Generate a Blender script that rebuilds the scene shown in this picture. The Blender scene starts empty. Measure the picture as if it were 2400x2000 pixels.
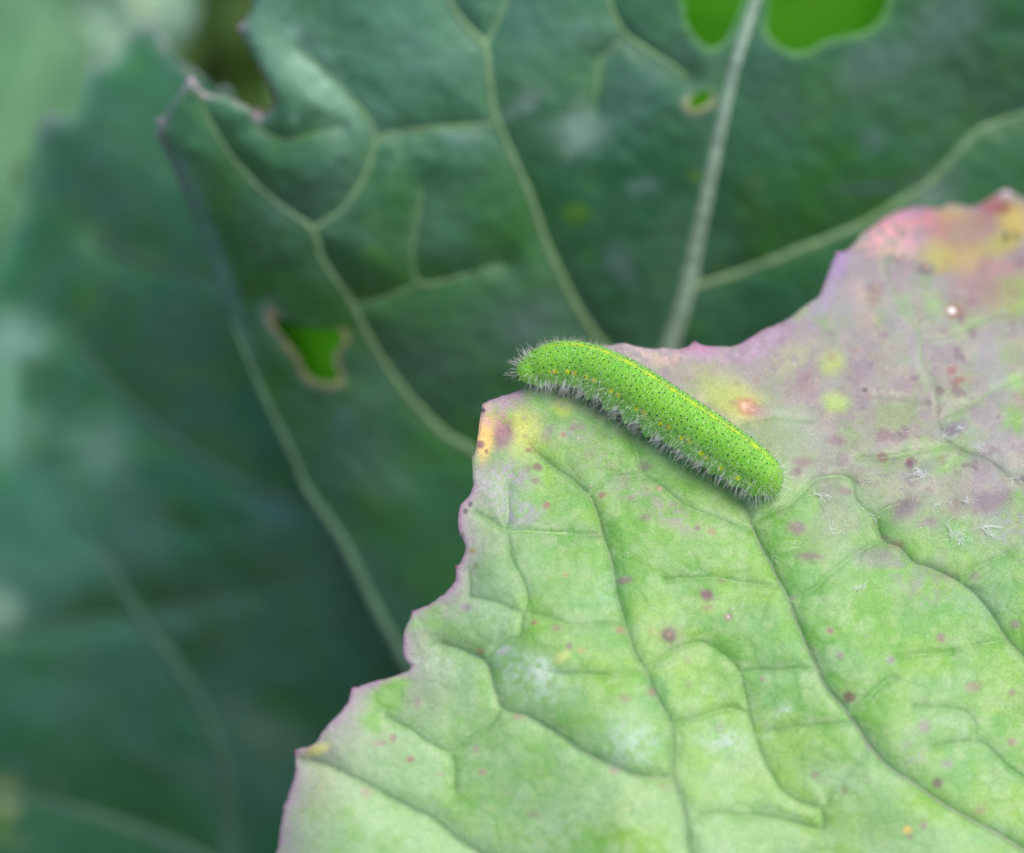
import bpy, math, random
import numpy as np
from mathutils import kdtree

random.seed(7)
rng = np.random.default_rng(7)
scene = bpy.context.scene
col = scene.collection

# ------------------------------------------------------------------ camera
LENS, SENSOR, DIST, PITCH = 85.0, 36.0, 0.208, math.radians(48)
FPX = LENS / SENSOR * 2400.0                       # focal length in photo pixels
FWD = np.array([0.0, math.cos(PITCH), -math.sin(PITCH)])
CX = np.array([1.0, 0.0, 0.0])
CY = np.array([0.0, math.sin(PITCH), math.cos(PITCH)])
CAM = np.array([0.0, 0.0, 0.30]) - DIST * FWD      # the leaf lies 0.30 m above the soil

cam_data = bpy.data.cameras.new('camera')
cam = bpy.data.objects.new('camera', cam_data)
col.objects.link(cam)
cam.location = CAM
cam.rotation_euler = (math.pi / 2 - PITCH, 0, 0)
cam_data.lens = LENS
cam_data.sensor_width = SENSOR
cam_data.sensor_fit = 'HORIZONTAL'
cam_data.clip_start = 0.01
cam_data.clip_end = 200
cam_data.dof.use_dof = True
cam_data.dof.focus_distance = 0.2052
cam_data.dof.aperture_fstop = 12.5
scene.camera = cam

# ------------------------------------------------------------------ sky, sun, exposure
SUN_EL, SUN_AZ = math.radians(65), math.radians(84)   # azimuth measured from +Y towards +X
world = bpy.data.worlds.new('World')
scene.world = world
world.use_nodes = True
wn = world.node_tree.nodes
sky = wn.new('ShaderNodeTexSky')
sky.sky_type = 'NISHITA'
sky.sun_disc = False
sky.sun_elevation = SUN_EL
sky.sun_rotation = SUN_AZ
sky.air_density = 1.0
sky.dust_density = 4.0
sky.ozone_density = 1.0
bg = wn['Background']
bg.inputs['Strength'].default_value = 0.15
world.node_tree.links.new(sky.outputs[0], bg.inputs['Color'])

sun_data = bpy.data.lights.new('sun', 'SUN')
sun_data.energy = 1.1
sun_data.angle = math.radians(50)
sun_data.color = (1.0, 0.96, 0.90)
sun = bpy.data.objects.new('sun', sun_data)
col.objects.link(sun)
sun.location = (0.3, 0.5, 1.5)
sun.rotation_euler = (math.pi / 2 - SUN_EL, 0, math.pi - SUN_AZ)

scene.render.engine = 'CYCLES'
scene.cycles.use_denoising = True
scene.cycles.max_bounces = 7
scene.cycles.caustics_reflective = False
scene.cycles.caustics_refractive = False
scene.view_settings.view_transform = 'Standard'
scene.view_settings.look = 'None'
scene.view_settings.gamma = 1.0
scene.view_settings.exposure = 0.5
scene.view_settings.use_curve_mapping = False


# ------------------------------------------------------------------ helpers
def lin(c):
    c = np.asarray(c, float) / 255.0
    return np.where(c <= 0.04045, c / 12.92, ((c + 0.055) / 1.055) ** 2.4)


def smooth(a, b, x):
    t = np.clip((x - a) / (b - a), 0, 1)
    return t * t * (3 - 2 * t)


def _hash(ix, iy, seed):
    h = (ix.astype(np.int64) * 374761393 + iy.astype(np.int64) * 668265263 + seed * 1442695041) & 0xFFFFFFFF
    h = ((h ^ (h >> 13)) * 1274126177) & 0xFFFFFFFF
    h = h ^ (h >> 16)
    return (h & 0xFFFF) / 65535.0


def noise(x, y, seed=0):
    ix, iy = np.floor(x), np.floor(y)
    fx, fy = x - ix, y - iy
    fx = fx * fx * fx * (fx * (fx * 6 - 15) + 10)
    fy = fy * fy * fy * (fy * (fy * 6 - 15) + 10)
    a, b = _hash(ix, iy, seed), _hash(ix + 1, iy, seed)
    c, d = _hash(ix, iy + 1, seed), _hash(ix + 1, iy + 1, seed)
    return (a * (1 - fx) + b * fx) * (1 - fy) + (c * (1 - fx) + d * fx) * fy


def fbm(x, y, scale, octaves=4, seed=0):
    x = np.asarray(x, float) / scale
    y = np.asarray(y, float) / scale
    v, a, n = 0.0, 0.5, 0.0
    for o in range(octaves):
        v = v + a * noise(x + 17.3 * o, y - 9.1 * o, seed + o)
        n += a
        a *= 0.5
        x, y = x * 2.03, y * 2.03
    return v / n


def ray(px, py):
    """camera-space direction (z = -1) of a photo pixel"""
    px, py = np.asarray(px, float), np.asarray(py, float)
    return np.stack([(px - 1200) / FPX, -(py - 1000) / FPX, -np.ones_like(px + py)], -1)


def to_world(pc):
    return CAM + pc[..., 0:1] * CX + pc[..., 1:2] * CY - pc[..., 2:3] * FWD


def to_pixel(pw):
    d = pw - CAM
    z = d @ FWD
    return 1200 + FPX * (d @ CX) / z, 1000 - FPX * (d @ CY) / z, z


def resample(pts, step, closed=False):
    """Catmull-Rom through the points, then even spacing; extra columns come along"""
    p = np.asarray(pts, float)
    if closed:
        q = np.vstack([p[-1], p, p[0], p[1]])
    else:
        q = np.vstack([2 * p[0] - p[1], p, 2 * p[-1] - p[-2]])
    out = []
    for i in range(1, len(q) - 2):
        a, b, c, d = q[i - 1], q[i], q[i + 1], q[i + 2]
        n = max(4, int(np.hypot(*(c - b)[:2]) / step * 1.5))
        t = np.linspace(0, 1, n, endpoint=False)[:, None]
        out.append(0.5 * (2 * b + (c - a) * t + (2 * a - 5 * b + 4 * c - d) * t ** 2
                          + (3 * b - a - 3 * c + d) * t ** 3))
    out.append(q[-2][None])
    c = np.vstack(out)
    s = np.concatenate([[0], np.cumsum(np.hypot(*np.diff(c[:, :2], axis=0).T))])
    m = max(3, int(s[-1] / step))
    u = np.linspace(0, s[-1], m)
    return np.stack([np.interp(u, s, c[:, k]) for k in range(c.shape[1])], -1)


def make_kd(pts):
    kd = kdtree.KDTree(len(pts))
    for i, p in enumerate(pts):
        kd.insert((p[0], p[1], 0.0), i)
    kd.balance()
    return kd


def kd_query(kd, X, Y):
    xs, ys = X.ravel().tolist(), Y.ravel().tolist()
    f = kd.find
    idx = np.empty(len(xs), int)
    dist = np.empty(len(xs))
    for i in range(len(xs)):
        r = f((xs[i], ys[i], 0.0))
        idx[i] = r[1]
        dist[i] = r[2]
    return dist.reshape(X.shape), idx.reshape(X.shape)


def inside_loops(X, Y, loops):
    res = np.zeros(X.shape, bool)
    for lp in loops:
        x0, y0 = lp[:, 0], lp[:, 1]
        lo, hi = lp.min(0), lp.max(0)
        sel = (X >= lo[0]) & (X <= hi[0]) & (Y >= lo[1]) & (Y <= hi[1])
        x, y = X[sel], Y[sel]
        r = np.zeros(x.shape, bool)
        n = len(lp)
        for i in range(n):
            xa, ya = lp[i]
            xb, yb = lp[(i + 1) % n]
            if ya == yb:
                continue
            c = (ya > y) != (yb > y)
            if not c.any():
                continue
            r ^= c & (x < (xb - xa) * (y - ya) / (yb - ya) + xa)
        res[sel] ^= r
    return res


def mesh_object(name, verts, faces, material, parent=None, colour=None, origin=None, smooth_shade=True):
    """verts (n,3) world, faces (m,k) int array"""
    verts = np.asarray(verts, np.float64)
    if origin is not None:
        verts = verts - np.asarray(origin)
    me = bpy.data.meshes.new(name)
    faces = np.asarray(faces, np.int32)
    m, k = faces.shape
    me.vertices.add(len(verts))
    me.vertices.foreach_set('co', verts.astype(np.float32).ravel())
    me.loops.add(m * k)
    me.loops.foreach_set('vertex_index', faces.ravel())
    me.polygons.add(m)
    me.polygons.foreach_set('loop_start', np.arange(0, m * k, k, dtype=np.int32))
    me.update(calc_edges=True)
    me.validate()
    if smooth_shade:
        me.polygons.foreach_set('use_smooth', np.ones(len(me.polygons), bool))
    if colour is not None:
        ca = me.color_attributes.new('Pigment', 'FLOAT_COLOR', 'POINT')
        rgba = np.ones((len(verts), 4), np.float32)
        rgba[:, :colour.shape[1]] = colour
        ca.data.foreach_set('color', rgba.ravel())
    me.materials.append(material)
    ob = bpy.data.objects.new(name, me)
    col.objects.link(ob)
    if parent is not None:
        ob.parent = parent
    return ob


def empty(name, loc, label, category, group=None):
    o = bpy.data.objects.new(name, None)
    o.empty_display_size = 0.005
    o.location = loc
    o['label'] = label
    o['category'] = category
    if group:
        o['group'] = group
    col.objects.link(o)
    return o


def tube(path, radii, sides=8, flat=None, flat_dir=None, cap=True):
    """swept tube (quads only; the ends close to a small ring)"""
    path = np.asarray(path, float)
    n = len(path)
    r = np.broadcast_to(np.asarray(radii, float), (n,))
    t = np.gradient(path, axis=0)
    t /= np.linalg.norm(t, axis=1)[:, None] + 1e-12
    ref = np.array([0.31, 0.17, 0.93]) if flat_dir is None else np.asarray(flat_dir, float)
    if ref.ndim == 1:
        ref = np.broadcast_to(ref, (n, 3))
    b = np.cross(t, ref)
    b /= np.linalg.norm(b, axis=1)[:, None] + 1e-12
    u = np.cross(b, t)
    a = np.linspace(0, 2 * np.pi, sides, endpoint=False)
    fl = 1.0 if flat is None else flat
    v = (path[:, None] + (r[:, None] * np.cos(a))[..., None] * b[:, None]
         + (r[:, None] * np.sin(a) * fl)[..., None] * u[:, None])
    v = v.reshape(-1, 3)
    i = np.arange(n - 1)[:, None] * sides
    j = np.arange(sides)[None]
    k = (j + 1) % sides
    f = np.stack([i + j, i + k, i + sides + k, i + sides + j], -1).reshape(-1, 4)
    if cap:
        e = []
        for base in (0, (n - 1) * sides):
            for q in range(1, sides // 2):
                e.append([base + q - 1 if q > 1 else base, base + q, base + sides - q - 1, base + (sides - q) % sides])
        f = np.vstack([f, np.array(e)])
    return v, f


def strands(paths, radii, sides=4):
    """many thin hairs of k points each: paths (N,k,3), radii (N,k)"""
    N, k, _ = paths.shape
    t = np.gradient(paths, axis=1)
    t /= np.linalg.norm(t, axis=2)[..., None] + 1e-15
    ref = np.array([0.37, 0.51, 0.77])
    b = np.cross(t, ref)
    b /= np.linalg.norm(b, axis=2)[..., None] + 1e-15
    u = np.cross(b, t)
    a = np.linspace(0, 2 * np.pi, sides, endpoint=False)
    v = (paths[:, :, None] + (radii[..., None] * np.cos(a))[..., None] * b[:, :, None]
         + (radii[..., None] * np.sin(a))[..., None] * u[:, :, None])
    base = (np.arange(N) * k * sides)[:, None, None]
    i = (np.arange(k - 1) * sides)[None, :, None]
    j = np.arange(sides)[None, None]
    jn = (j + 1) % sides
    f = np.stack([base + i + j, base + i + jn, base + i + sides + jn, base + i + sides + j], -1).reshape(-1, 4)
    return v.reshape(-1, 3), f


OCTA_V = np.array([[1, 0, 0], [0, 1, 0], [-1, 0, 0], [0, -1, 0], [0, 0, 1], [0, 0, -1]], float)
OCTA_F = np.array([[0, 1, 4], [1, 2, 4], [2, 3, 4], [3, 0, 4], [1, 0, 5], [2, 1, 5], [3, 2, 5], [0, 3, 5]])


def beads(points, normals, radius, height=1.0):
    """small rounded beads lying on a surface"""
    n = np.asarray(normals, float)
    n = n / np.linalg.norm(n, axis=1)[:, None]
    a = np.cross(n, np.array([0.3, 0.5, 0.81]))
    a /= np.linalg.norm(a, axis=1)[:, None]
    b = np.cross(n, a)
    seg = 7
    ang = np.linspace(0, 2 * np.pi, seg, endpoint=False)
    prof = [(1.0, -0.25), (0.85, 0.45), (0.35, 0.95)]
    rad = np.broadcast_to(np.asarray(radius, float), (len(points),))[:, None, None]
    hh = np.broadcast_to(np.asarray(height, float), (len(points),))[:, None, None]
    rings = []
    for pr, ph in prof:
        rings.append(points[:, None] + rad * (pr * (np.cos(ang)[None, :, None] * a[:, None]
                     + np.sin(ang)[None, :, None] * b[:, None]) + ph * hh * n[:, None]))
    v = np.stack(rings, 1)
    N = len(points)
    base = (np.arange(N) * 3 * seg)[:, None, None]
    i = (np.arange(2) * seg)[None, :, None]
    j = np.arange(seg)[None, None]
    jn = (j + 1) % seg
    f = np.stack([base + i + j, base + i + jn, base + i + seg + jn, base + i + seg + j], -1).reshape(-1, 4)
    top = base[:, 0, 0][:, None] + 2 * seg
    caps = np.concatenate([top + np.array([[0, 1, 2, 3]]), top + np.array([[0, 3, 4, 5]]), top + np.array([[0, 5, 6, 6]])], 0)
    caps = caps[:2 * N]
    tri = np.concatenate([top + 0, top + 5, top + 6, top + 6], 1)
    f = np.vstack([f, caps])
    return v.reshape(-1, 3), f


def paint(colour, X, Y, blobs, warp=0.35, seed=50):
    """pigment patches, a few of them painted light, on a leaf: (x, y, rx, ry, angle, rgb, strength, softness)"""
    w1 = 0.6 * (fbm(X, Y, 40, 3, seed) - 0.5) + 0.6 * (fbm(X, Y, 15, 3, seed + 5) - 0.5)
    for b in blobs:
        x, y, rx, ry, ang, rgb, st, so = b
        R = max(rx, ry) * 2.2 + 5
        s = (np.abs(X - x) < R) & (np.abs(Y - y) < R)
        if not s.any():
            continue
        dx, dy = X[s] - x, Y[s] - y
        ca, sa = math.cos(math.radians(ang)), math.sin(math.radians(ang))
        q = np.hypot((dx * ca + dy * sa) / rx, (-dx * sa + dy * ca) / ry) + warp * 2 * w1[s]
        so = min(1.0, so * (1.5 if ry > 15 else 1.2))
        m = (1 - smooth(1 - so, 1 + so, q)) * st
        if seed == 50 and min(rgb) > 138 and max(rx, ry) > 18:             # chalky patches break up into flecks
            m = m * np.clip(0.15 + 1.7 * smooth(0.35, 0.7, fbm(X[s], Y[s], 13, 3, seed + 9)), 0, 1)
        colour[s] = colour[s] * (1 - m[:, None]) + lin(rgb) * m[:, None]
    return colour


def mix(c, rgb, m):
    return c * (1 - m[..., None]) + lin(rgb) * m[..., None]


# ------------------------------------------------------------------ materials
def new_mat(name):
    m = bpy.data.materials.new(name)
    m.use_nodes = True
    nt = m.node_tree
    return m, nt.nodes, nt.links, nt.nodes['Principled BSDF']


def leaf_material(name, rough=0.5, spec=0.45, sheen=0.25, sheen_tint=(0.85, 0.95, 1.0), trans=0.25,
                  grain=0.22, grain_scale=5200, bump=0.000022, wax=(0.62, 0.74, 0.72), wax_amount=0.25, wax_scale=160):
    m, N, L, P = new_mat(name)
    out = N['Material Output']
    att = N.new('ShaderNodeAttribute')
    att.attribute_name = 'Pigment'
    tc = N.new('ShaderNodeTexCoord')
    # powdery waxy bloom, uneven
    n1 = N.new('ShaderNodeTexNoise')
    n1.inputs['Scale'].default_value = wax_scale
    n1.inputs['Detail'].default_value = 4
    n1.inputs['Roughness'].default_value = 0.65
    L.new(tc.outputs['Object'], n1.inputs['Vector'])
    r1 = N.new('ShaderNodeMapRange')
    r1.inputs['From Min'].default_value = 0.42
    r1.inputs['From Max'].default_value = 0.75
    r1.inputs['To Max'].default_value = wax_amount
    L.new(n1.outputs['Fac'], r1.inputs['Value'])
    # fine grain of the epidermis
    n2 = N.new('ShaderNodeTexNoise')
    n2.inputs['Scale'].default_value = grain_scale
    n2.inputs['Detail'].default_value = 3
    L.new(tc.outputs['Object'], n2.inputs['Vector'])
    r2 = N.new('ShaderNodeMapRange')
    r2.inputs['From Min'].default_value = 0.3
    r2.inputs['From Max'].default_value = 0.7
    r2.inputs['To Min'].default_value = 1 - grain
    r2.inputs['To Max'].default_value = 1 + grain
    L.new(n2.outputs['Fac'], r2.inputs['Value'])
    mul = N.new('ShaderNodeVectorMath')
    mul.operation = 'SCALE'
    L.new(att.outputs['Color'], mul.inputs[0])
    L.new(r2.outputs[0], mul.inputs['Scale'])
    mx = N.new('ShaderNodeMix')
    mx.data_type = 'RGBA'
    L.new(r1.outputs[0], mx.inputs['Factor'])
    L.new(mul.outputs[0], mx.inputs['A'])
    mx.inputs['B'].default_value = (*wax, 1)
    L.new(mx.outputs['Result'], P.inputs['Base Color'])
    P.inputs['Roughness'].default_value = rough
    P.inputs['Specular IOR Level'].default_value = spec
    P.inputs['Sheen Weight'].default_value = sheen
    P.inputs['Sheen Roughness'].default_value = 0.4
    P.inputs['Sheen Tint'].default_value = (*sheen_tint, 1)
    # fine relief: cells and minute veinlets
    vo = N.new('ShaderNodeTexVoronoi')
    vo.feature = 'DISTANCE_TO_EDGE'
    vo.inputs['Scale'].default_value = 700
    L.new(tc.outputs['Object'], vo.inputs['Vector'])
    vr = N.new('ShaderNodeMapRange')
    vr.inputs['From Max'].default_value = 0.12
    vr.inputs['To Max'].default_value = 0.3
    L.new(vo.outputs['Distance'], vr.inputs['Value'])
    ad = N.new('ShaderNodeMath')
    ad.operation = 'ADD'
    L.new(n2.outputs['Fac'], ad.inputs[0])
    L.new(vr.outputs[0], ad.inputs[1])
    bp = N.new('ShaderNodeBump')
    bp.inputs['Distance'].default_value = bump
    bp.inputs['Strength'].default_value = 0.8
    L.new(ad.outputs[0], bp.inputs['Height'])
    L.new(bp.outputs[0], P.inputs['Normal'])
    # light shining through the thin blade
    tr = N.new('ShaderNodeBsdfTranslucent')
    hs = N.new('ShaderNodeHueSaturation')
    hs.inputs['Saturation'].default_value = 1.35
    hs.inputs['Value'].default_value = 1.0
    L.new(mx.outputs['Result'], hs.inputs['Color'])
    L.new(hs.outputs[0], tr.inputs['Color'])
    ms = N.new('ShaderNodeMixShader')
    ms.inputs[0].default_value = trans
    L.new(P.outputs[0], ms.inputs[1])
    L.new(tr.outputs[0], ms.inputs[2])
    L.new(ms.outputs[0], out.inputs['Surface'])
    return m


def plain_material(name, rgb, rough=0.5, spec=0.4, vary=0.15, scale=800, sss=0.0, sss_radius=0.0005, use_attr=False, sheen=0.0):
    m, N, L, P = new_mat(name)
    tc = N.new('ShaderNodeTexCoord')
    n = N.new('ShaderNodeTexNoise')
    n.inputs['Scale'].default_value = scale
    n.inputs['Detail'].default_value = 4
    L.new(tc.outputs['Object'], n.inputs['Vector'])
    r = N.new('ShaderNodeMapRange')
    r.inputs['From Min'].default_value = 0.3
    r.inputs['From Max'].default_value = 0.7
    r.inputs['To Min'].default_value = 1 - vary
    r.inputs['To Max'].default_value = 1 + vary
    L.new(n.outputs['Fac'], r.inputs['Value'])
    s = N.new('ShaderNodeVectorMath')
    s.operation = 'SCALE'
    if use_attr:
        at = N.new('ShaderNodeAttribute')
        at.attribute_name = 'Pigment'
        L.new(at.outputs['Color'], s.inputs[0])
    else:
        c = lin(rgb)
        s.inputs[0].default_value = tuple(c)
    L.new(r.outputs[0], s.inputs['Scale'])
    L.new(s.outputs[0], P.inputs['Base Color'])
    P.inputs['Roughness'].default_value = rough
    P.inputs['Specular IOR Level'].default_value = spec
    P.inputs['Sheen Weight'].default_value = sheen
    if sss > 0:
        P.inputs['Subsurface Weight'].default_value = sss
        P.inputs['Subsurface Radius'].default_value = (0.7, 1.0, 0.3)
        P.inputs['Subsurface Scale'].default_value = sss_radius
    return m


def hair_material(name, rgb, alpha_trans=0.0):
    m, N, L, P = new_mat(name)
    out = N['Material Output']
    tc = N.new('ShaderNodeTexCoord')
    n = N.new('ShaderNodeTexNoise')
    n.inputs['Scale'].default_value = 900
    L.new(tc.outputs['Object'], n.inputs['Vector'])
    cr = N.new('ShaderNodeMapRange')
    cr.inputs['To Min'].default_value = 0.8
    cr.inputs['To Max'].default_value = 1.1
    L.new(n.outputs['Fac'], cr.inputs['Value'])
    s = N.new('ShaderNodeVectorMath')
    s.operation = 'SCALE'
    s.inputs[0].default_value = tuple(lin(rgb))
    L.new(cr.outputs[0], s.inputs['Scale'])
    L.new(s.outputs[0], P.inputs['Base Color'])
    P.inputs['Roughness'].default_value = 0.35
    tr = N.new('ShaderNodeBsdfTranslucent')
    L.new(s.outputs[0], tr.inputs['Color'])
    ms = N.new('ShaderNodeMixShader')
    ms.inputs[0].default_value = alpha_trans
    L.new(P.outputs[0], ms.inputs[1])
    L.new(tr.outputs[0], ms.inputs[2])
    L.new(ms.outputs[0], out.inputs['Surface'])
    return m


MAT = {
    'front': leaf_material('front_leaf_skin', rough=0.48, spec=0.5, sheen=0.18, trans=0.22, grain=0.18, wax=(0.56, 0.70, 0.58), wax_amount=0.24, wax_scale=190),
    'back': leaf_material('back_leaf_skin', rough=0.42, spec=0.55, sheen=0.18, trans=0.22, grain=0.06, grain_scale=2500,
                          bump=0.00004, wax=(0.22, 0.36, 0.34), wax_amount=0.35, wax_scale=60),
    'far': leaf_material('far_leaf_skin', rough=0.5, spec=0.4, sheen=0.1, trans=0.35, grain=0.04, grain_scale=900, bump=0.0001,
                         wax=(0.3, 0.45, 0.3), wax_amount=0.25, wax_scale=25),
    'front_vein': plain_material('front_leaf_vein', (128, 148, 112), 0.55, 0.3, 0.2, 500),
    'lobe_vein': plain_material('dim_leaf_vein', (96, 134, 104), 0.45, 0.45, 0.15, 300),
    'front_veinlet': plain_material('front_leaf_veinlet', (148, 184, 116), 0.55, 0.3, 0.2, 500),
    'dim_vein': plain_material('faint_leaf_vein', (74, 112, 86), 0.45, 0.45, 0.15, 300),
    'back_vein': plain_material('back_leaf_vein', (122, 158, 112), 0.45, 0.45, 0.15, 300),
    'back_midrib': plain_material('pale_midrib', (156, 182, 158), 0.45, 0.45, 0.15, 300),
    'vivid': leaf_material('vivid_leaf_skin', rough=0.6, spec=0.1, sheen=0.0, trans=0.4, grain=0.04, grain_scale=900, bump=0.0001, wax=(0.03, 0.2, 0.0), wax_amount=0.2, wax_scale=25),
    'petiole': plain_material('petiole', (120, 155, 110), 0.45, 0.45, 0.15, 120),
    'olive': plain_material('olive_stalk', (60, 88, 30), 0.55, 0.3, 0.25, 60),
    'knob': plain_material('margin_knob', (165, 95, 135), 0.4, 0.5, 0.2, 2000, sss=0.3, sss_radius=0.0004),
    'back_knob': plain_material('pale_margin_knob', (205, 175, 195), 0.45, 0.5, 0.15, 900),
    'mildew': hair_material('mildew_thread', (245, 250, 245)),
    'speck': plain_material('pale_speck', (235, 235, 215), 0.5, 0.5, 0.1, 3000),
    'hair_white': hair_material('pale_hair', (246, 244, 240)),
    'hair_grey': hair_material('grey_hair', (205, 205, 190)),
    'dot_black': plain_material('black_hair_base', (16, 26, 12), 0.35, 0.5, 0.1, 3000),
    'dot_white': plain_material('white_wart', (190, 228, 195), 0.25, 0.6, 0.1, 3000),
    'spiracle': plain_material('spiracle_rim', (206, 160, 110), 0.4, 0.4, 0.1, 3000),
    'spiracle_in': plain_material('spiracle_centre', (235, 220, 170), 0.4, 0.4, 0.1, 3000),
    'eye': plain_material('dark_eye', (18, 16, 12), 0.2, 0.6, 0.05, 3000),
}


# ------------------------------------------------------------------ generic leaf sheet
def leaf_sheet(name, xs, ys, loops, cam_pos, thickness, colour_fn, material, parent, origin):
    """a thin closed blade: photo-pixel grid clipped to the outline, unprojected by cam_pos(px,py,edge_dist)"""
    X, Y = np.meshgrid(xs, ys)
    ins = inside_loops(X, Y, loops)
    keep = ins[:-1, :-1] | ins[1:, :-1] | ins[:-1, 1:] | ins[1:, 1:]
    used = np.zeros(X.shape, bool)
    used[:-1, :-1] |= keep
    used[1:, :-1] |= keep
    used[:-1, 1:] |= keep
    used[1:, 1:] |= keep
    allp = np.vstack(loops)
    kd = make_kd(allp)
    px, py, inn = X[used], Y[used], ins[used]
    dist, idx = kd_query(kd, px, py)
    px = np.where(inn, px, allp[idx, 0])
    py = np.where(inn, py, allp[idx, 1])
    dist = np.where(inn, dist, 0.0)
    pc, nrm = cam_pos(px, py, dist)
    th = thickness * (0.3 + 0.7 * smooth(0, 22, dist))
    top = to_world(pc)
    nw = nrm[:, 0:1] * CX + nrm[:, 1:2] * CY - nrm[:, 2:3] * FWD
    bot = top - nw * th[:, None]
    ids = -np.ones(X.shape, np.int64)
    n = len(px)
    ids[used] = np.arange(n)
    a, b = ids[:-1, :-1], ids[:-1, 1:]
    c, d = ids[1:, 1:], ids[1:, :-1]
    q = np.stack([a, d, c, b], -1)[keep]                # facing the camera
    walls = []
    kp = np.pad(keep, 1)
    for sl, (e0, e1) in (((slice(0, -2), slice(1, -1)), (b, a)), ((slice(2, None), slice(1, -1)), (d, c)),
                         ((slice(1, -1), slice(0, -2)), (a, d)), ((slice(1, -1), slice(2, None)), (c, b))):
        bd = keep & ~kp[sl]
        s0, s1 = e0[bd], e1[bd]
        walls.append(np.stack([s1, s0, s0 + n, s1 + n], -1))
    f = np.vstack([q, q[:, ::-1] + n] + walls)
    colr = colour_fn(px, py, dist)
    return mesh_object(name, np.vstack([top, bot]), f, material, parent, np.vstack([colr, colr]), origin)


def axis_steps(lo, hi, flo, fhi, fine, coarse):
    a = np.arange(flo, fhi, fine)
    left = np.arange(flo, lo - coarse, -coarse)[1:][::-1]
    right = np.arange(fhi, hi + coarse, coarse)
    return np.concatenate([left, a, right])


def grid_lookup(xs, ys, G):
    def f(px, py):
        fx = np.interp(px, xs, np.arange(len(xs)))
        fy = np.interp(py, ys, np.arange(len(ys)))
        ix = np.clip(fx.astype(int), 0, len(xs) - 2)
        iy = np.clip(fy.astype(int), 0, len(ys) - 2)
        u, v = fx - ix, fy - iy
        return ((G[iy, ix] * (1 - u) + G[iy, ix + 1] * u) * (1 - v)
                + (G[iy + 1, ix] * (1 - u) + G[iy + 1, ix + 1] * u) * v)
    return f


# ------------------------------------------------------------------ ground
def build_ground():
    n = 60
    t = np.linspace(-1, 1, n)
    s = np.sign(t) * np.abs(t) ** 3 * 60 + t * 0.6
    X, Y = np.meshgrid(s, s)
    near = np.exp(-(X ** 2 + Y ** 2) / 4)
    Z = (fbm(X, Y, 0.25, 4, 3) - 0.5) * 0.03 * near - 0.02
    v = np.stack([X, Y, Z], -1).reshape(-1, 3)
    i = np.arange(n - 1)[:, None] * n + np.arange(n - 1)[None]
    f = np.stack([i, i + 1, i + n + 1, i + n], -1).reshape(-1, 4)
    m = plain_material('garden_soil', (86, 66, 48), 0.9, 0.2, 0.5, 40)
    g = mesh_object('ground', v, f, m)
    g['kind'] = 'structure'
    g['label'] = 'dark brown garden soil beneath the plants'


build_ground()

# ------------------------------------------------------------------ front leaf: outline and veins (photo pixels)
FRONT_EDGE = [(652, 1986), (658, 1940), (666, 1899), (667, 1891), (681, 1850), (691, 1817), (694, 1785), (693, 1767), (700, 1757), (737, 1744),
              (764, 1707), (801, 1666), (819, 1639), (824, 1620), (831, 1612), (845, 1609), (879, 1598), (924, 1586), (952, 1575),
              (963, 1561), (952, 1547), (945, 1525), (947, 1483), (956, 1460), (970, 1433), (997, 1422), (1029, 1401),
              (1057, 1378), (1068, 1355), (1070, 1330), (1076, 1322), (1082, 1314), (1091, 1287), (1088, 1269), (1076, 1246), (1074, 1220),
              (1080, 1186), (1092, 1172), (1106, 1152), (1109, 1117), (1107, 1086), (1108, 1072), (1115, 1056), (1120, 1014),
              (1125, 980), (1128, 960), (1132, 947), (1147, 939), (1171, 930), (1206, 920), (1228, 909), (1262, 886),
              (1330, 850), (1400, 818), (1436, 808), (1457, 804), (1486, 811), (1518, 817), (1553, 817), (1589, 820), (1611, 813), (1622, 804),
              (1632, 804), (1650, 810), (1686, 813), (1721, 810), (1757, 794), (1789, 772), (1828, 758), (1857, 740), (1900, 707), (1917, 696),
              (1934, 659), (1948, 624), (1957, 600), (1964, 592), (1983, 587), (2006, 567), (2020, 550), (2048, 530), (2083, 504),
              (2111, 494), (2143, 485), (2174, 487), (2203, 488), (2223, 478), (2243, 480), (2280, 485), (2306, 473),
              (2331, 456), (2355, 447), (2374, 453), (2400, 464), (2450, 482), (2540, 470), (2640, 530), (2700, 540), (2790, 660),
              (2860, 880), (2890, 1150), (2930, 1400), (2900, 1700), (2930, 1950), (2880, 2200), (2700, 2350), (2450, 2420), (2000, 2440),
              (1500, 2460), (1100, 2420), (850, 2330), (700, 2250), (650, 2160), (662, 2080), (640, 2030)]
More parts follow.
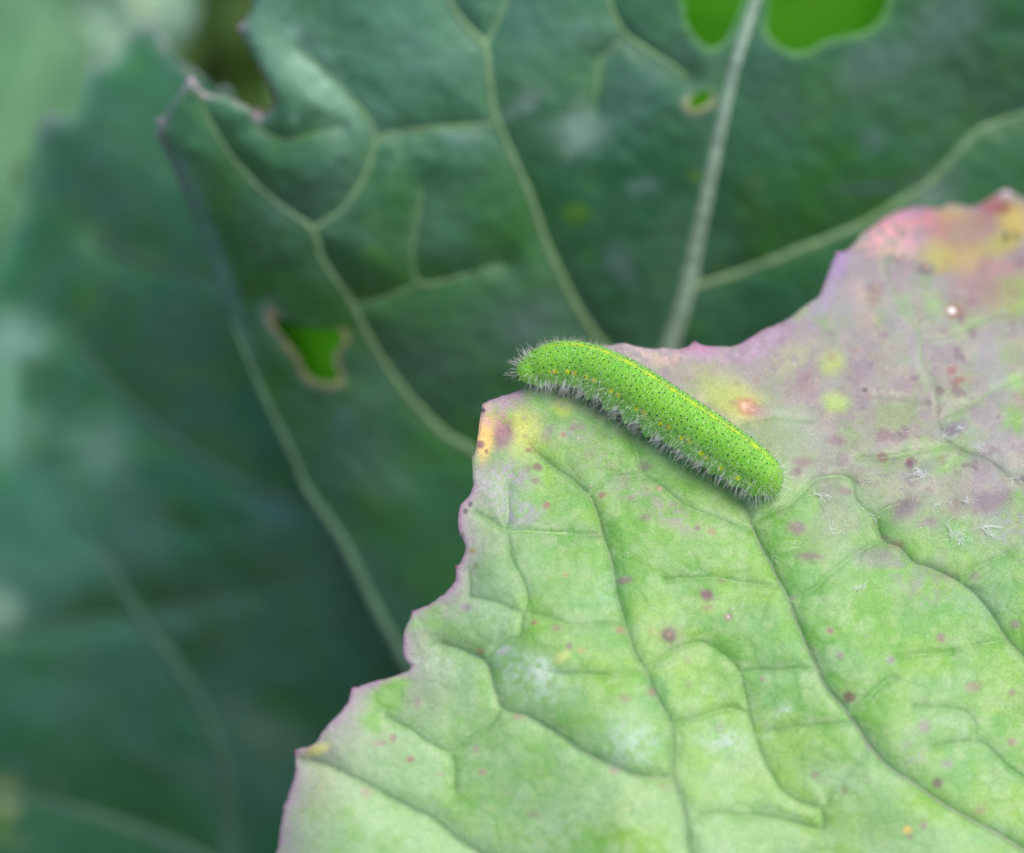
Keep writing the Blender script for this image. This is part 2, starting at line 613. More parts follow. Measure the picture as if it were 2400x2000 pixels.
V_MAJOR = [
    [(1650, 960), (1690, 1080), (1741, 1182), (1752, 1205), (1764, 1239), (1783, 1281), (1802, 1315), (1828, 1368), (1846, 1403), (1871, 1471),
     (1905, 1548), (1938, 1614), (1990, 1676), (2038, 1752), (2090, 1805), (2143, 1838), (2210, 1886), (2305, 1938),
     (2395, 1990), (2560, 2090), (2840, 2230)],
    [(1240, 1045), (1267, 1073), (1298, 1097), (1329, 1117), (1370, 1152), (1384, 1165), (1394, 1193), (1404, 1217),
     (1411, 1254), (1425, 1292), (1439, 1347), (1446, 1398), (1471, 1481), (1490, 1538), (1514, 1576),
     (1538, 1633), (1571, 1695), (1576, 1757), (1574, 1824), (1586, 1852), (1605, 1914), (1619, 2000), (1700, 2130), (2000, 2260)],
    [(705, 1780), (764, 1794), (833, 1826), (901, 1863), (961, 1895), (1016, 1922), (1061, 1959), (1121, 2000), (1260, 2080), (1500, 2200)],
    [(2057, 930), (2095, 934), (2164, 942), (2194, 965), (2198, 991), (2213, 1026), (2225, 1041), (2263, 1064), (2305, 1079), (2331, 1094),
     (2362, 1117), (2396, 1132), (2480, 1190), (2600, 1320), (2700, 1600), (2780, 2000)],
    [(2049, 1212), (2061, 1250), (2075, 1272), (2107, 1285), (2145, 1323), (2171, 1330), (2209, 1346), (2255, 1372), (2297, 1410), (2326, 1448), (2357, 1495), (2400, 1543),
     (2520, 1680), (2640, 1900), (2760, 2160)],
    [(1038, 1511), (1089, 1529), (1134, 1547), (1148, 1570), (1162, 1625), (1180, 1662), (1244, 1684), (1313, 1726), (1381, 1771), (1450, 1800),
     (1495, 1819), (1574, 1824)],
]
V_MID = [
    [(1560, 1362), (1600, 1357), (1676, 1355), (1752, 1368), (1828, 1374)],
    [(1762, 1243), (1729, 1239), (1695, 1224), (1650, 1205), (1600, 1184), (1548, 1141), (1507, 1117), (1480, 1116), (1439, 1121), (1411, 1134), (1384, 1156)],
    [(1507, 1115), (1500, 1086), (1487, 1049), (1478, 1015)],
    [(1172, 1668), (1143, 1707), (1107, 1730), (1057, 1764), (1006, 1744), (961, 1712), (906, 1684)],
    [(1057, 1764), (1063, 1794), (1066, 1850)],
    [(1102, 1401), (1153, 1410), (1198, 1428), (1226, 1433), (1235, 1396), (1221, 1355), (1198, 1310), (1189, 1241)],
    [(1226, 1433), (1221, 1465), (1212, 1492), (1166, 1520), (1144, 1545)],
    [(1226, 1433), (1290, 1451), (1336, 1465), (1404, 1465), (1464, 1462)],
    [(1113, 1200), (1147, 1220), (1185, 1244), (1240, 1246), (1291, 1249), (1360, 1253), (1411, 1254)],
    [(1514, 1574), (1557, 1538), (1590, 1519), (1638, 1507), (1686, 1528), (1733, 1576), (1742, 1620), (1752, 1671), (1767, 1724), (1781, 1767),
     (1805, 1809), (1838, 1862), (1925, 1894), (1947, 1857), (1990, 1809), (2035, 1765)],
    [(1733, 1576), (1805, 1571), (1908, 1569)],
    [(1767, 1724), (1805, 1714), (1876, 1705), (1992, 1696)],
    [(1574, 1696), (1638, 1681), (1709, 1662), (1752, 1671)],
    [(1300, 1580), (1400, 1584), (1457, 1581), (1514, 1576)],
    [(1612, 1930), (1676, 1905), (1733, 1914), (1805, 1914), (1919, 1943), (1925, 1894)],
    [(1849, 1406), (1905, 1384), (1935, 1353), (1973, 1323), (2019, 1292), (2057, 1273), (2075, 1272)],
    [(2203, 982), (2248, 961), (2286, 942), (2324, 919), (2400, 885), (2500, 850)],
    [(1764, 1228), (1813, 1201), (1850, 1183), (1885, 1150), (1912, 1125), (1954, 1117), (1992, 1125), (2000, 1163), (2019, 1189), (2049, 1212)],
    [(2049, 1210), (2084, 1189), (2120, 1180)],
    [(2225, 1041), (2171, 1056), (2126, 1064), (2057, 1075), (2011, 1075)],
    [(2255, 1370), (2278, 1342), (2305, 1323), (2360, 1300)],
    [(1990, 1672), (2033, 1638), (2067, 1605), (2095, 1590)],
    [(2105, 1543), (2171, 1533), (2230, 1530)], [(2281, 1514), (2357, 1500)],
    [(2190, 1752), (2286, 1738), (2328, 1767), (2362, 1800), (2420, 1836)],
    [(2284, 1738), (2281, 1695), (2248, 1667), (2143, 1657)],
    [(1737, 995), (1760, 988), (1813, 980), (1900, 990)],
    [(1190, 1141), (1190, 1210), (1187, 1244)],
    [(2194, 960), (2190, 900), (2160, 850), (2150, 780), (2100, 700), (2080, 620), (2090, 560)],
    [(2155, 800), (2250, 780), (2330, 740), (2420, 720)],
    [(1100, 1345), (1099, 1400)],
]

# leaf frame: arched sheet, tilted back from the camera
TILT = math.radians(33)
F_O = ray(1560, 1050) * 0.2075
F_N = np.array([0.11, math.sin(TILT), math.cos(TILT)])
F_N /= np.linalg.norm(F_N)
F_V = np.array([0.0, math.cos(TILT), -math.sin(TILT)])
F_U = np.cross(F_V, F_N)
F_V = np.cross(F_N, F_U)


def front_base(u, v):
    """large curvature of the front leaf, metres above its mean plane"""
    up = np.clip(v, 0, None)
    dn = np.clip(-v, 0, None)
    r = np.clip(u - 0.012, 0, None)
    return -up ** 2 / 0.14 - dn ** 2 / 0.26 - r * up * 1.2 - np.clip(-u - 0.004, 0, None) * dn * 5.0 + 0.0009 * np.sin(u * 260 + v * 120) * smooth(0.0, 0.03, up + dn)


def front_solve(px, py, h):
    d = ray(px, py)
    dn, du, dv = d @ F_N, d @ F_U, d @ F_V
    on, ou, ov = F_O @ F_N, F_O @ F_U, F_O @ F_V
    t = np.full(np.shape(px), DIST)
    for _ in range(40):
        u, v = t * du - ou, t * dv - ov
        t = t + 0.85 * ((front_base(u, v) + h) - (t * dn - on)) / dn
    return d * t[..., None]


F_MAJOR = [resample(v, 2.5) for v in V_MAJOR]
F_MID = [resample(v, 2.5) for v in V_MID]
kd_fmaj = make_kd(np.vstack(F_MAJOR))
kd_fall = make_kd(np.vstack(F_MAJOR + F_MID))
FLOOP = resample(FRONT_EDGE, 1.6, closed=True)
jit = (fbm(np.arange(len(FLOOP)), np.zeros(len(FLOOP)), 9, 3, 91) - 0.5) * 4.0
tng = np.gradient(FLOOP, axis=0)
tng /= np.linalg.norm(tng, axis=1)[:, None]
FLOOP = FLOOP + np.stack([-tng[:, 1], tng[:, 0]], -1) * jit[:, None]

# relief on a lookup grid, so that the caterpillar and the threads can sit on it
gx, gy = np.arange(540, 3010, 4.0), np.arange(400, 2520, 4.0)
GX, GY = np.meshgrid(gx, gy)
WX = GX + (fbm(GX, GY, 40, 2, 11) - 0.5) * 4
WY = GY + (fbm(GX, GY, 40, 2, 15) - 0.5) * 4
dmaj, _ = kd_query(kd_fmaj, WX, WY)
dall, _ = kd_query(kd_fall, WX, WY)
relief = (0.00048 * (1 - np.exp(-dmaj / 46)) + 0.00042 * (1 - np.exp(-dall / 17))
          + 0.00060 * (fbm(GX, GY, 190, 2, 21) - 0.5) + 0.00020 * (fbm(GX, GY, 70, 2, 22) - 0.5)
          + 0.00003 * (fbm(GX, GY, 22, 2, 23) - 0.5))
relief *= 0.45 + 0.55 * smooth(820, 1150, GY)            # flatter towards the tip
cell_seed = np.stack(np.meshgrid(np.arange(540, 2480, 52.0), np.arange(400, 2080, 44.0)), -1).reshape(-1, 2)
cell_seed += rng.uniform(-24, 24, cell_seed.shape)
kd_cell = make_kd(cell_seed)
sel = (GX < 2450) & (GY < 2050)
_fl = [(lambda r: r[1][2] - r[0][2])(kd_cell.find_n((x, y, 0.0), 2)) for x, y in zip(WX[sel].tolist(), WY[sel].tolist())]
cells = np.full(GX.shape, 30.0)
cells[sel] = _fl
relief = relief + 0.000038 * (1 - np.exp(-cells / 9)) * (0.4 + 0.6 * smooth(820, 1150, GY))
front_cell = grid_lookup(gx, gy, cells)
front_relief = grid_lookup(gx, gy, relief)
front_dall = grid_lookup(gx, gy, dall)
front_dmaj = grid_lookup(gx, gy, dmaj)


def front_cam(px, py, lift=0.0):
    return front_solve(px, py, front_relief(px, py) + lift)


def front_pos(px, py, dist):
    roll = -0.00012 * (1 - smooth(0, 9, dist)) ** 2          # rounded, slightly down-turned margin
    pc = front_cam(px, py, roll)
    return pc, np.broadcast_to(F_N, pc.shape)


def front_colour(px, py, dist):
    n = len(px)
    f1, f2, f3 = fbm(px, py, 220, 4, 31), fbm(px, py, 90, 4, 32), fbm(px, py, 30, 3, 33)
    c = np.tile(lin((122, 180, 76)), (n, 1))
    c = mix(c, (146, 192, 84), smooth(0.42, 0.72, f1) * 0.9)
    c = mix(c, (104, 172, 80), smooth(0.5, 0.75, f2) * 0.7)
    c = mix(c, (168, 196, 128), smooth(0.52, 0.8, f3) * 0.45)
    # paler, bluer towards the base of the leaf
    c = mix(c, (164, 202, 142), smooth(1350, 2000, py + 0.25 * (1200 - px)) * smooth(0.25, 0.6, f2) * 0.75)
    cl = front_cell(px, py)
    c = mix(c, (172, 206, 146), smooth(6, 30, cl) * smooth(0.35, 0.7, fbm(px, py, 70, 3, 44)) * 0.30)
    c = mix(c, (98, 164, 62), np.exp(-cl / 4) * 0.22)
    # anthocyanin flush: upper right of the leaf and a band along the margin
    line = 985 + (px - 1250) * 0.17
    up = smooth(170, -120, py - line + (f1 - 0.5) * 320 + (f2 - 0.5) * 120)
    under = smooth(60, -30, py - (885 + (px - 1310) * 0.62) + (f2 - 0.5) * 60)
    up = up * np.maximum(under, smooth(1780, 1980, px))
    c = mix(c, (162, 152, 144), up * smooth(0.2, 0.55, f2) * 0.9)
    c = mix(c, (156, 132, 144), up * smooth(0.45, 0.75, fbm(px, py, 70, 4, 36)) * 0.8)
    c = mix(c, (192, 164, 156), up * smooth(1000, 700, py) * smooth(0.45, 0.7, fbm(px, py, 46, 3, 35)) * 0.6)
    c = mix(c, (150, 168, 116), up * smooth(0.5, 0.72, fbm(px, py, 75, 4, 37)) * 0.75)
    c = mix(c, (150, 150, 140), up * smooth(0.5, 0.8, fbm(px, py, 28, 3, 41)) * 0.45)
    c = mix(c, (196, 178, 160), up * smooth(0.5, 0.75, fbm(px, py, 36, 4, 42)) * 0.35)
    rt = smooth(1750, 2250, px) * smooth(1450, 1000, py)
    c = mix(c, (160, 152, 158), rt * smooth(0.42, 0.68, fbm(px, py, 110, 4, 38)) * 0.75)
    c = mix(c, (128, 98, 112), rt * smooth(0.66, 0.76, fbm(px, py, 34, 3, 39)) * 0.7)
    bandw = 44 + 76 * f1
    c = mix(c, (160, 142, 156), np.exp(-dist / bandw) * smooth(0.28, 0.55, f2) * 0.95)
    c = mix(c, (178, 134, 164), np.exp(-dist / 8) * smooth(0.25, 0.5, fbm(px, py, 45, 3, 40)) * 0.8)
    # veins: greener in the grooves, dull purple on the lower midrib
    da, dm = front_dall(px, py), front_dmaj(px, py)
    c = mix(c, (96, 158, 70), np.exp(-da / 8) * 0.45 * (1 - 0.6 * up))
    c = mix(c, (112, 150, 84), np.exp(-(da / 3.0) ** 2) * 0.2)
    c = mix(c, (184, 208, 158), np.exp(-((da - 13) / 7) ** 2) * 0.28 * smooth(0.35, 0.6, f3))  # pale flank beside each vein: sheen of the lit panels put into the colour
    c = mix(c, (130, 122, 120), np.exp(-dm / 5) * 0.25)
    B = []
    y_, o_, p_, d_ = (210, 200, 112), (244, 206, 116), (138, 92, 112), (70, 50, 58)
    B += [(1320, 953, 27, 22, 0, (184, 206, 84), .85, .35), (1320, 950, 9, 6, 0, (150, 160, 110), .6, .5),
          (1225, 1012, 42, 46, 0, (206, 208, 84), .8, .6), (1140, 1022, 20, 52, 5, o_, .95, .45), (1150, 975, 26, 30, 0, (236, 186, 166), .85, .5),
          (1182, 1018, 22, 34, 15, p_, .9, .45), (1172, 990, 24, 26, 0, (190, 140, 140), .6, .6), (1180, 950, 50, 16, -20, (182, 158, 168), .7, .5),
          (1290, 925, 70, 20, 15, (150, 140, 158), .5, .6), (1350, 1015, 34, 22, 0, (158, 156, 150), .65, .5),
          (1200, 1112, 50, 24, 20, (160, 146, 160), .8, .5), (1170, 1150, 36, 40, 0, (186, 176, 190), .7, .5), (1218, 1206, 44, 26, 0, (162, 152, 166), .8, .5),
          (1390, 1070, 40, 40, 0, (165, 170, 150), .5, .6), (1445, 990, 60, 26, 40, (146, 150, 140), .4, .6),
          (1475, 1145, 34, 26, 0, (168, 160, 150), .65, .6), (1560, 1190, 70, 32, 35, (166, 162, 150), .7, .6), (1590, 1215, 40, 20, 30, (160, 150, 150), .5, .6),
          (1735, 948, 52, 36, 20, y_, .75, .5), (1690, 925, 60, 50, 20, (186, 202, 104), .75, .6),
          (1753, 955, 27, 19, 20, (196, 134, 96), .9, .3), (1754, 955, 19, 12, 20, (240, 196, 164), .95, .3),
          (1785, 965, 24, 16, 0, (166, 138, 146), .6, .6), (1957, 943, 30, 20, 10, (182, 208, 104), .85, .5),
          (1500, 832, 70, 24, 8, (214, 188, 180), .8, .6), (1640, 818, 40, 12, 5, (192, 126, 160), .7, .6), (1560, 835, 40, 18, 0, (214, 180, 160), .6, .6),
          (1700, 830, 90, 18, -3, (200, 164, 186), .6, .6), (1790, 800, 60, 20, -30, (198, 168, 190), .6, .6),
          (1965, 612, 20, 34, 10, (172, 130, 190), .8, .6), (1930, 700, 20, 60, 30, (172, 152, 186), .7, .6),
          (2085, 545, 52, 34, -30, (250, 176, 172), .95, .5), (2110, 565, 60, 26, 0, (240, 176, 196), .75, .6), (2150, 515, 80, 24, 0, (224, 142, 158), .85, .5),
          (2120, 505, 40, 12, -15, (214, 150, 190), .7, .6), (2085, 585, 40, 20, 0, (232, 196, 170), .6, .6),
          (2210, 535, 34, 60, 0, (196, 132, 130), .7, .6), (2240, 500, 40, 20, 0, (206, 196, 130), .6, .6), (2290, 560, 60, 70, 0, (186, 136, 122), .7, .6),
          (2200, 600, 40, 34, 0, (198, 190, 96), .75, .5), (2270, 610, 26, 34, 0, (206, 184, 110), .6, .5),
          (2378, 520, 34, 46, 0, (214, 192, 92), .8, .5), (2345, 575, 50, 26, -20, (184, 182, 82), .75, .5), (2330, 478, 34, 26, 0, (172, 92, 96), .85, .5),
          (2352, 487, 15, 10, 0, (130, 84, 44), .8, .5), (2356, 450, 18, 8, 20, (238, 226, 236), .9, .4),
          (2357, 556, 6, 15, 8, (96, 80, 56), .85, .4), (2380, 553, 6, 10, 0, (112, 92, 64), .8, .4), (2378, 690, 58, 46, 0, (160, 184, 84), .8, .45),
          (2340, 630, 80, 26, -8, (196, 146, 150), .7, .6), (2310, 690, 60, 40, 0, (170, 128, 132), .65, .6),
          (2170, 630, 19, 17, 0, (118, 104, 118), .75, .35), (2173, 625, 9, 8, 0, (176, 150, 140), .9, .4),
          (2231, 729, 19, 17, 0, (160, 98, 92), .85, .35), (2231, 728, 9.5, 8.5, 0, (252, 248, 244), 1.0, .25),
          (2025, 710, 18, 66, -25, (212, 184, 166), .5, .7), (2050, 690, 16, 26, 0, (150, 120, 84), .6, .6), (1950, 850, 26, 26, 0, (184, 208, 100), .8, .6),
          (1860, 840, 60, 30, -30, (190, 196, 140), .5, .6), (2190, 720, 26, 40, 0, (160, 190, 130), .6, .6),
          (2230, 870, 12, 9, 0, (160, 96, 104), .75, .5), (2243, 893, 16, 8, -20, (156, 96, 100), .7, .5), (2028, 914, 6, 5, 0, (70, 64, 34), .9, .4),
          (1870, 1238, 20, 16, 0, (142, 112, 124), .8, .5), (1880, 1082, 24, 12, 0, (140, 104, 112), .75, .6), (1962, 1034, 22, 12, 0, (142, 108, 120), .7, .6),
          (1865, 1106, 16, 10, 0, (130, 92, 104), .75, .5), (1895, 1303, 30, 10, 5, (140, 112, 118), .7, .6), (1984, 1152, 16, 9, 10, (140, 104, 112), .7, .5),
          (2134, 1084, 14, 12, -25, (116, 74, 92), .9, .4), (2070, 1020, 16, 12, 0, (140, 98, 104), .7, .5), (2068, 1072, 12, 12, 0, (134, 88, 88), .75, .5),
          (2128, 1190, 40, 20, -35, (128, 100, 116), .75, .5), (2318, 1175, 46, 26, -10, (124, 94, 116), .85, .5), (2240, 1180, 22, 30, 20, (142, 110, 108), .65, .6),
          (2170, 1225, 26, 10, -15, (140, 106, 116), .65, .6), (2240, 1005, 30, 14, -25, (128, 96, 124), .8, .5), (2160, 1100, 46, 16, -20, (150, 138, 152), .6, .6),
          (2055, 1305, 44, 22, 0, (150, 138, 142), .7, .6), (2105, 1325, 20, 24, 0, (150, 140, 146), .6, .6), (2170, 1370, 60, 40, -40, (150, 146, 140), .6, .6),
          (2370, 1240, 60, 40, -20, (150, 160, 160), .6, .6),
          (1569, 1489, 17, 16, 0, (84, 52, 58), .95, .3), (1572, 1489, 30, 24, 0, (130, 110, 70), .35, .6), (1568, 1487, 4, 4, 0, (170, 120, 110), .8, .4),
          (1990, 1634, 15, 14, 0, (122, 90, 76), .85, .4), (1656, 1395, 17, 13, 35, (138, 100, 108), .85, .45), (1660, 1424, 12, 8, 0, (160, 128, 110), .5, .6),
          (1457, 1363, 9, 8, 0, (112, 72, 68), .85, .4), (1468, 1359, 12, 8, 0, (142, 112, 116), .7, .5), (1707, 1447, 10, 9, 0, (160, 112, 120), .85, .4),
          (1707, 1446, 3.5, 3.5, 0, (226, 206, 200), .9, .4), (1669, 1246, 10, 9, 0, (172, 124, 110), .7, .5), (1635, 1238, 7, 6, 0, (130, 100, 96), .8, .4),
          (1546, 1145, 9, 8, 0, (176, 132, 122), .8, .5), (1546, 1146, 4, 4, 0, (226, 200, 190), .8, .4), (1411, 1161, 10, 8, 0, (156, 112, 100), .85, .45),
          (1260, 1095, 12, 9, 20, (130, 96, 88), .8, .45), (1254, 1128, 9, 7, 0, (150, 110, 96), .7, .5), (1281, 1184, 8, 8, 0, (156, 104, 92), .85, .4),
          (1240, 1056, 9, 5, 0, (140, 96, 70), .7, .5), (1093, 1424, 13, 10, 10, (136, 96, 126), .85, .5), (1320, 1018, 7, 7, 0, (168, 120, 104), .75, .5),
          (1340, 1004, 7, 5, 0, (150, 110, 110), .7, .5), (1512, 1094, 16, 10, 0, (140, 130, 110), .7, .5), (1324, 1348, 8, 6, 0, (176, 140, 84), .6, .5),
          (1107, 1292, 7, 7, 0, (150, 110, 60), .85, .45), (1115, 1325, 6, 6, 0, (120, 78, 50), .85, .4), (1252, 1459, 7, 7, 0, (160, 110, 96), .75, .5),
          (1304, 1472, 12, 9, 0, (160, 130, 116), .65, .5), (1334, 1515, 9, 8, 0, (142, 100, 110), .85, .4), (1318, 1540, 20, 12, -40, (208, 214, 120), .75, .5),
          (1363, 1524, 9, 7, 0, (184, 150, 84), .6, .5), (1125, 1526, 9, 8, 0, (156, 124, 84), .7, .5), (1180, 1526, 14, 8, -20, (180, 170, 190), .7, .5),
          (1455, 1478, 10, 8, 0, (172, 124, 110), .7, .5), (1527, 1623, 11, 9, 0, (150, 120, 106), .75, .5), (1654, 1395, 10, 8, 0, (120, 84, 92), .5, .5),
          (962, 1780, 8, 7, 0, (166, 116, 106), .8, .4), (921, 1730, 7, 8, 0, (150, 108, 110), .8, .4), (890, 1742, 15, 7, -10, (158, 128, 118), .7, .5),
          (1130, 1810, 9, 7, 0, (170, 128, 110), .75, .4), (979, 1645, 8, 12, 15, (160, 130, 130), .65, .5), (1115, 1755, 8, 9, 0, (168, 136, 136), .65, .5),
          (856, 1858, 12, 12, 0, (184, 150, 150), .6, .6), (1214, 1680, 10, 6, 0, (176, 130, 124), .7, .5), (1440, 1806, 10, 7, 0, (170, 140, 140), .7, .5),
          (1032, 1813, 9, 7, 0, (176, 146, 130), .6, .5), (745, 1757, 30, 14, -20, (206, 204, 112), .85, .5), (760, 1850, 40, 60, 0, (180, 188, 140), .5, .6),
          (1787, 1592, 7, 6, 0, (160, 124, 120), .75, .4), (1910, 1815, 9, 8, 0, (146, 116, 100), .8, .4), (2168, 1702, 13, 13, 0, (140, 106, 112), .8, .45),
          (2198, 1834, 12, 11, 0, (116, 96, 96), .8, .4), (2220, 1790, 15, 11, 0, (150, 140, 146), .7, .5), (2280, 1611, 17, 13, 0, (146, 124, 96), .75, .5),
          (2205, 1495, 12, 13, 0, (146, 116, 112), .75, .45), (1970, 1537, 9, 8, 0, (150, 122, 124), .75, .5), (2088, 1548, 9, 10, 0, (156, 140, 156), .7, .5),
          (1945, 1478, 9, 8, 0, (150, 112, 108), .8, .45), (2126, 1946, 10, 9, 0, (232, 190, 84), .95, .35), (2133, 1961, 9, 7, 0, (150, 124, 110), .7, .5),
          (2165, 1935, 9, 9, 0, (160, 128, 124), .7, .5), (2372, 1624, 9, 8, 0, (154, 118, 112), .7, .5), (2372, 1740, 11, 9, 0, (160, 124, 124), .7, .5),
          (2141, 1765, 30, 40, 20, (176, 168, 170), .5, .6), (2380, 1465, 12, 10, 0, (140, 118, 124), .7, .5), (1858, 1402, 12, 5, -25, (150, 146, 140), .6, .5),
          (2036, 1750, 10, 8, 45, (130, 124, 150), .8, .5), (1528, 1480, 8, 8, 0, (190, 160, 90), .4, .5),
          (1250, 1588, 70, 46, 20, (188, 216, 192), .7, .6), (1265, 1570, 16, 20, 0, (216, 232, 214), .8, .5), (1480, 1740, 56, 44, 0, (184, 212, 190), .7, .6),
          (1700, 1738, 50, 22, -5, (190, 214, 196), .65, .6), (1838, 1665, 24, 14, -30, (196, 220, 190), .7, .6), (1420, 1390, 40, 34, 0, (160, 200, 150), .6, .6),
          (1980, 1840, 60, 40, 0, (172, 204, 152), .5, .6), (1300, 1940, 120, 34, -30, (178, 206, 156), .6, .6), (2230, 1700, 60, 30, 0, (176, 204, 160), .5, .6),
          (2300, 1420, 60, 50, 0, (140, 180, 140), .45, .6), (1145, 1450, 60, 36, 0, (160, 198, 158), .5, .6), (1040, 1560, 70, 34, 0, (166, 196, 160), .55, .6),
          (1310, 1260, 60, 26, 0, (176, 190, 150), .5, .6), (1150, 1345, 40, 60, 0, (110, 168, 96), .6, .6), (1480, 1880, 80, 30, -40, (184, 204, 140), .55, .6),
          (1132, 962, 6, 6, 0, (52, 40, 56), .9, .35), (1126, 1042, 9, 8, 0, (124, 72, 92), .85, .4), (1102, 1182, 5, 7, 20, (54, 44, 52), .9, .35),
          (1091, 1198, 6, 7, 0, (74, 48, 74), .85, .4), (1083, 1256, 6, 9, 0, (124, 92, 96), .7, .5), (1140, 1058, 4, 5, 0, (120, 84, 50), .8, .4)]
    for _ in range(230):                                   # scattered reddish freckles, thicker on the flushed part
        x, y = rng.uniform(1050, 2420), rng.uniform(480, 1990)
        if y > 1150 + (x - 1250) * 0.25 and rng.random() < 0.72:
            continue
        s = rng.uniform(3, 12) if rng.random() < 0.8 else rng.uniform(10, 20)
        B.append((x, y, s * rng.uniform(.8, 1.5), s * .8, rng.uniform(-30, 30),
                  ((150, 110, 106), (140, 104, 118), (164, 130, 110), (150, 132, 140))[rng.integers(4)], rng.uniform(.2, .6), .8))
    c = paint(c, px, py, B)
    # powdery grain
    g = noise(px / 3.1, py / 3.1, 71)
    c *= (0.93 + 0.14 * g)[:, None]
    return np.clip(c, 0, 1)


def build_front_leaf():
    base = to_world(front_cam(np.array([2840.0]), np.array([2230.0])))[0]
    foot = base + np.array([0.02, 0.015, 0])
    foot[2] = -0.02
    root = empty('cabbage_leaf', foot, 'pale green cabbage leaf flushed purple along its toothed margin, under the caterpillar', 'leaf')
    o = foot
    xs = axis_steps(560, 2960, 560, 2412, 2.8, 24)
    ys = axis_steps(430, 2490, 430, 2012, 2.8, 24)
    leaf_sheet('blade', xs, ys, [FLOOP], front_pos, 0.00045, front_colour, MAT['front'], root, o)
    for k, v in enumerate(F_MAJOR):
        p = v[::3]
        n = len(p)
        r = np.linspace(0.00006, 0.00030 if k == 0 else 0.00013, n)
        vis = p[:, 1] > 1150 if k == 0 else np.ones(n, bool)
        p, r = p[vis], r[vis]
        path = to_world(front_cam(p[:, 0], p[:, 1], -0.00003))
        vv, ff = tube(path, r, 8, flat=0.45, flat_dir=F_N[0] * CX + F_N[1] * CY - F_N[2] * FWD)
        mesh_object('midrib' if k == 0 else 'vein', vv, ff, MAT['front_vein'], root, origin=o)
    for v in F_MID:
        p = v[::3]
        if len(p) < 4:
            continue
        path = to_world(front_cam(p[:, 0], p[:, 1], -0.00002))
        r = 0.00007 * np.sin(np.linspace(0.25, np.pi - 0.25, len(p)))
        vv, ff = tube(path, r, 6, flat=0.5, flat_dir=F_N[0] * CX + F_N[1] * CY - F_N[2] * FWD)
        mesh_object('vein', vv, ff, MAT['front_veinlet'], root, origin=o)
    # petiole down to the soil
    t = np.linspace(0, 1, 40)[:, None]
    ctl = base + np.array([0.035, -0.005, -0.03])
    path = (1 - t) ** 2 * base + 2 * t * (1 - t) * ctl + t ** 2 * (foot - np.array([0, 0, 0.01]))
    vv, ff = tube(path, np.linspace(0.0012, 0.004, 40), 12)
    mesh_object('petiole', vv, ff, MAT['petiole'], root, origin=o)
    # swollen purple tips on the margin teeth
    knobs = [(697, 1762, 7), (828, 1615, 6), (970, 1434, 6), (1071, 1328, 5), (1109, 1073, 5), (1133, 948, 5), (1627, 804, 6),
             (1962, 593, 7), (2224, 479, 6), (2357, 448, 9), (667, 1894, 5), (1083, 1183, 5), (1146, 484 + 455, 4)]
    for x, y, r in knobs:
        c = to_world(front_cam(np.array([float(x + 2)]), np.array([float(y + 2)]), -0.0003))[0]
        rr = r * 0.0000367
        q = 10
        a = np.linspace(0, 2 * np.pi, q, endpoint=False)
        ph = np.linspace(-1.35, 1.35, 7)
        A, Pp = np.meshgrid(a, ph)
        V = c + rr * np.stack([1.3 * np.cos(A) * np.cos(Pp), np.sin(A) * np.cos(Pp), 0.9 * np.sin(Pp)], -1).reshape(-1, 3)
        i = np.arange(6)[:, None] * q
        j = np.arange(q)[None]
        F = np.stack([i + j, i + (j + 1) % q, i + q + (j + 1) % q, i + q + j], -1).reshape(-1, 4)
        mesh_object('tooth_tip', V, F, MAT['knob'], root, origin=o)
    # tufts of white mildew threads
    tufts = [(2172, 1108, 46, 26, 200), (2213, 1024, 34, 40, 330), (2262, 1172, 34, 30, 90), (2248, 1250, 44, 40, 80), (1934, 1168, 40, 18, 160),
             (1866, 1280, 22, 7, 200), (2112, 1145, 10, 5, 90), (2298, 1055, 26, 22, 180), (2055, 1215, 20, 10, 0), (1945, 1235, 26, 14, 90),
             (2056, 1030, 20, 5, 280), (1720, 1424, 22, 9, 130), (1836, 1508, 14, 5, 30), (2034, 1492, 14, 5, 70), (2028, 1126, 14, 8, 0),
             (2305, 1235, 40, 26, 0), (2375, 1120, 30, 16, 200), (1434, 1085, 14, 6, 60), (2196, 1195, 24, 8, 160), (1820, 1300, 14, 7, 0),
             (2010, 1378, 24, 14, 0), (1265, 1568, 22, 16, 0), (2110, 1010, 18, 10, 0), (1470, 1300, 12, 6, 0)]
    for x, y, L, cnt, ang in tufts:
        K = 9
        P, R = [], []
        subs = [(0, 0)] + [(rng.normal(0, L * 0.4), rng.normal(0, L * 0.3)) for _ in range(2)]
        for _ in range(cnt):
            a = math.radians(rng.uniform(0, 360)) if rng.random() < 0.4 else math.radians(ang + rng.normal(0, 30))
            ln = L * (0.25 + 1.0 * rng.random() ** 2)
            bend = rng.normal(0, 0.9)
            hub = subs[rng.integers(len(subs))]
            s = np.linspace(0, 1, K)
            aa = a + bend * s + rng.normal(0, 0.35, K)
            X = x + hub[0] + rng.normal(0, 3.5) + np.concatenate([[0], np.cumsum(np.cos(aa[:-1]) * ln / (K - 1))])
            Y = y + hub[1] + rng.normal(0, 3.5) + 0.75 * np.concatenate([[0], np.cumsum(np.sin(aa[:-1]) * ln / (K - 1))])
            lift = (0.00005 + rng.uniform(0.0, 0.0003) * np.sin(s * np.pi * rng.uniform(0.5, 1.0)))
            P.append(to_world(front_cam(X, Y, lift)))
            R.append(np.linspace(1, 0.5, K) * rng.uniform(0.000009, 0.000019))
        vv, ff = strands(np.array(P), np.array(R))
        mesh_object('mildew_tuft', vv, ff, MAT['mildew'], root, origin=o, smooth_shade=False)
    # pale dust grains
    n = 1500
    X, Y = rng.uniform(660, 2420, n), rng.uniform(470, 1990, n)
    ok = inside_loops(X, Y, [FLOOP])
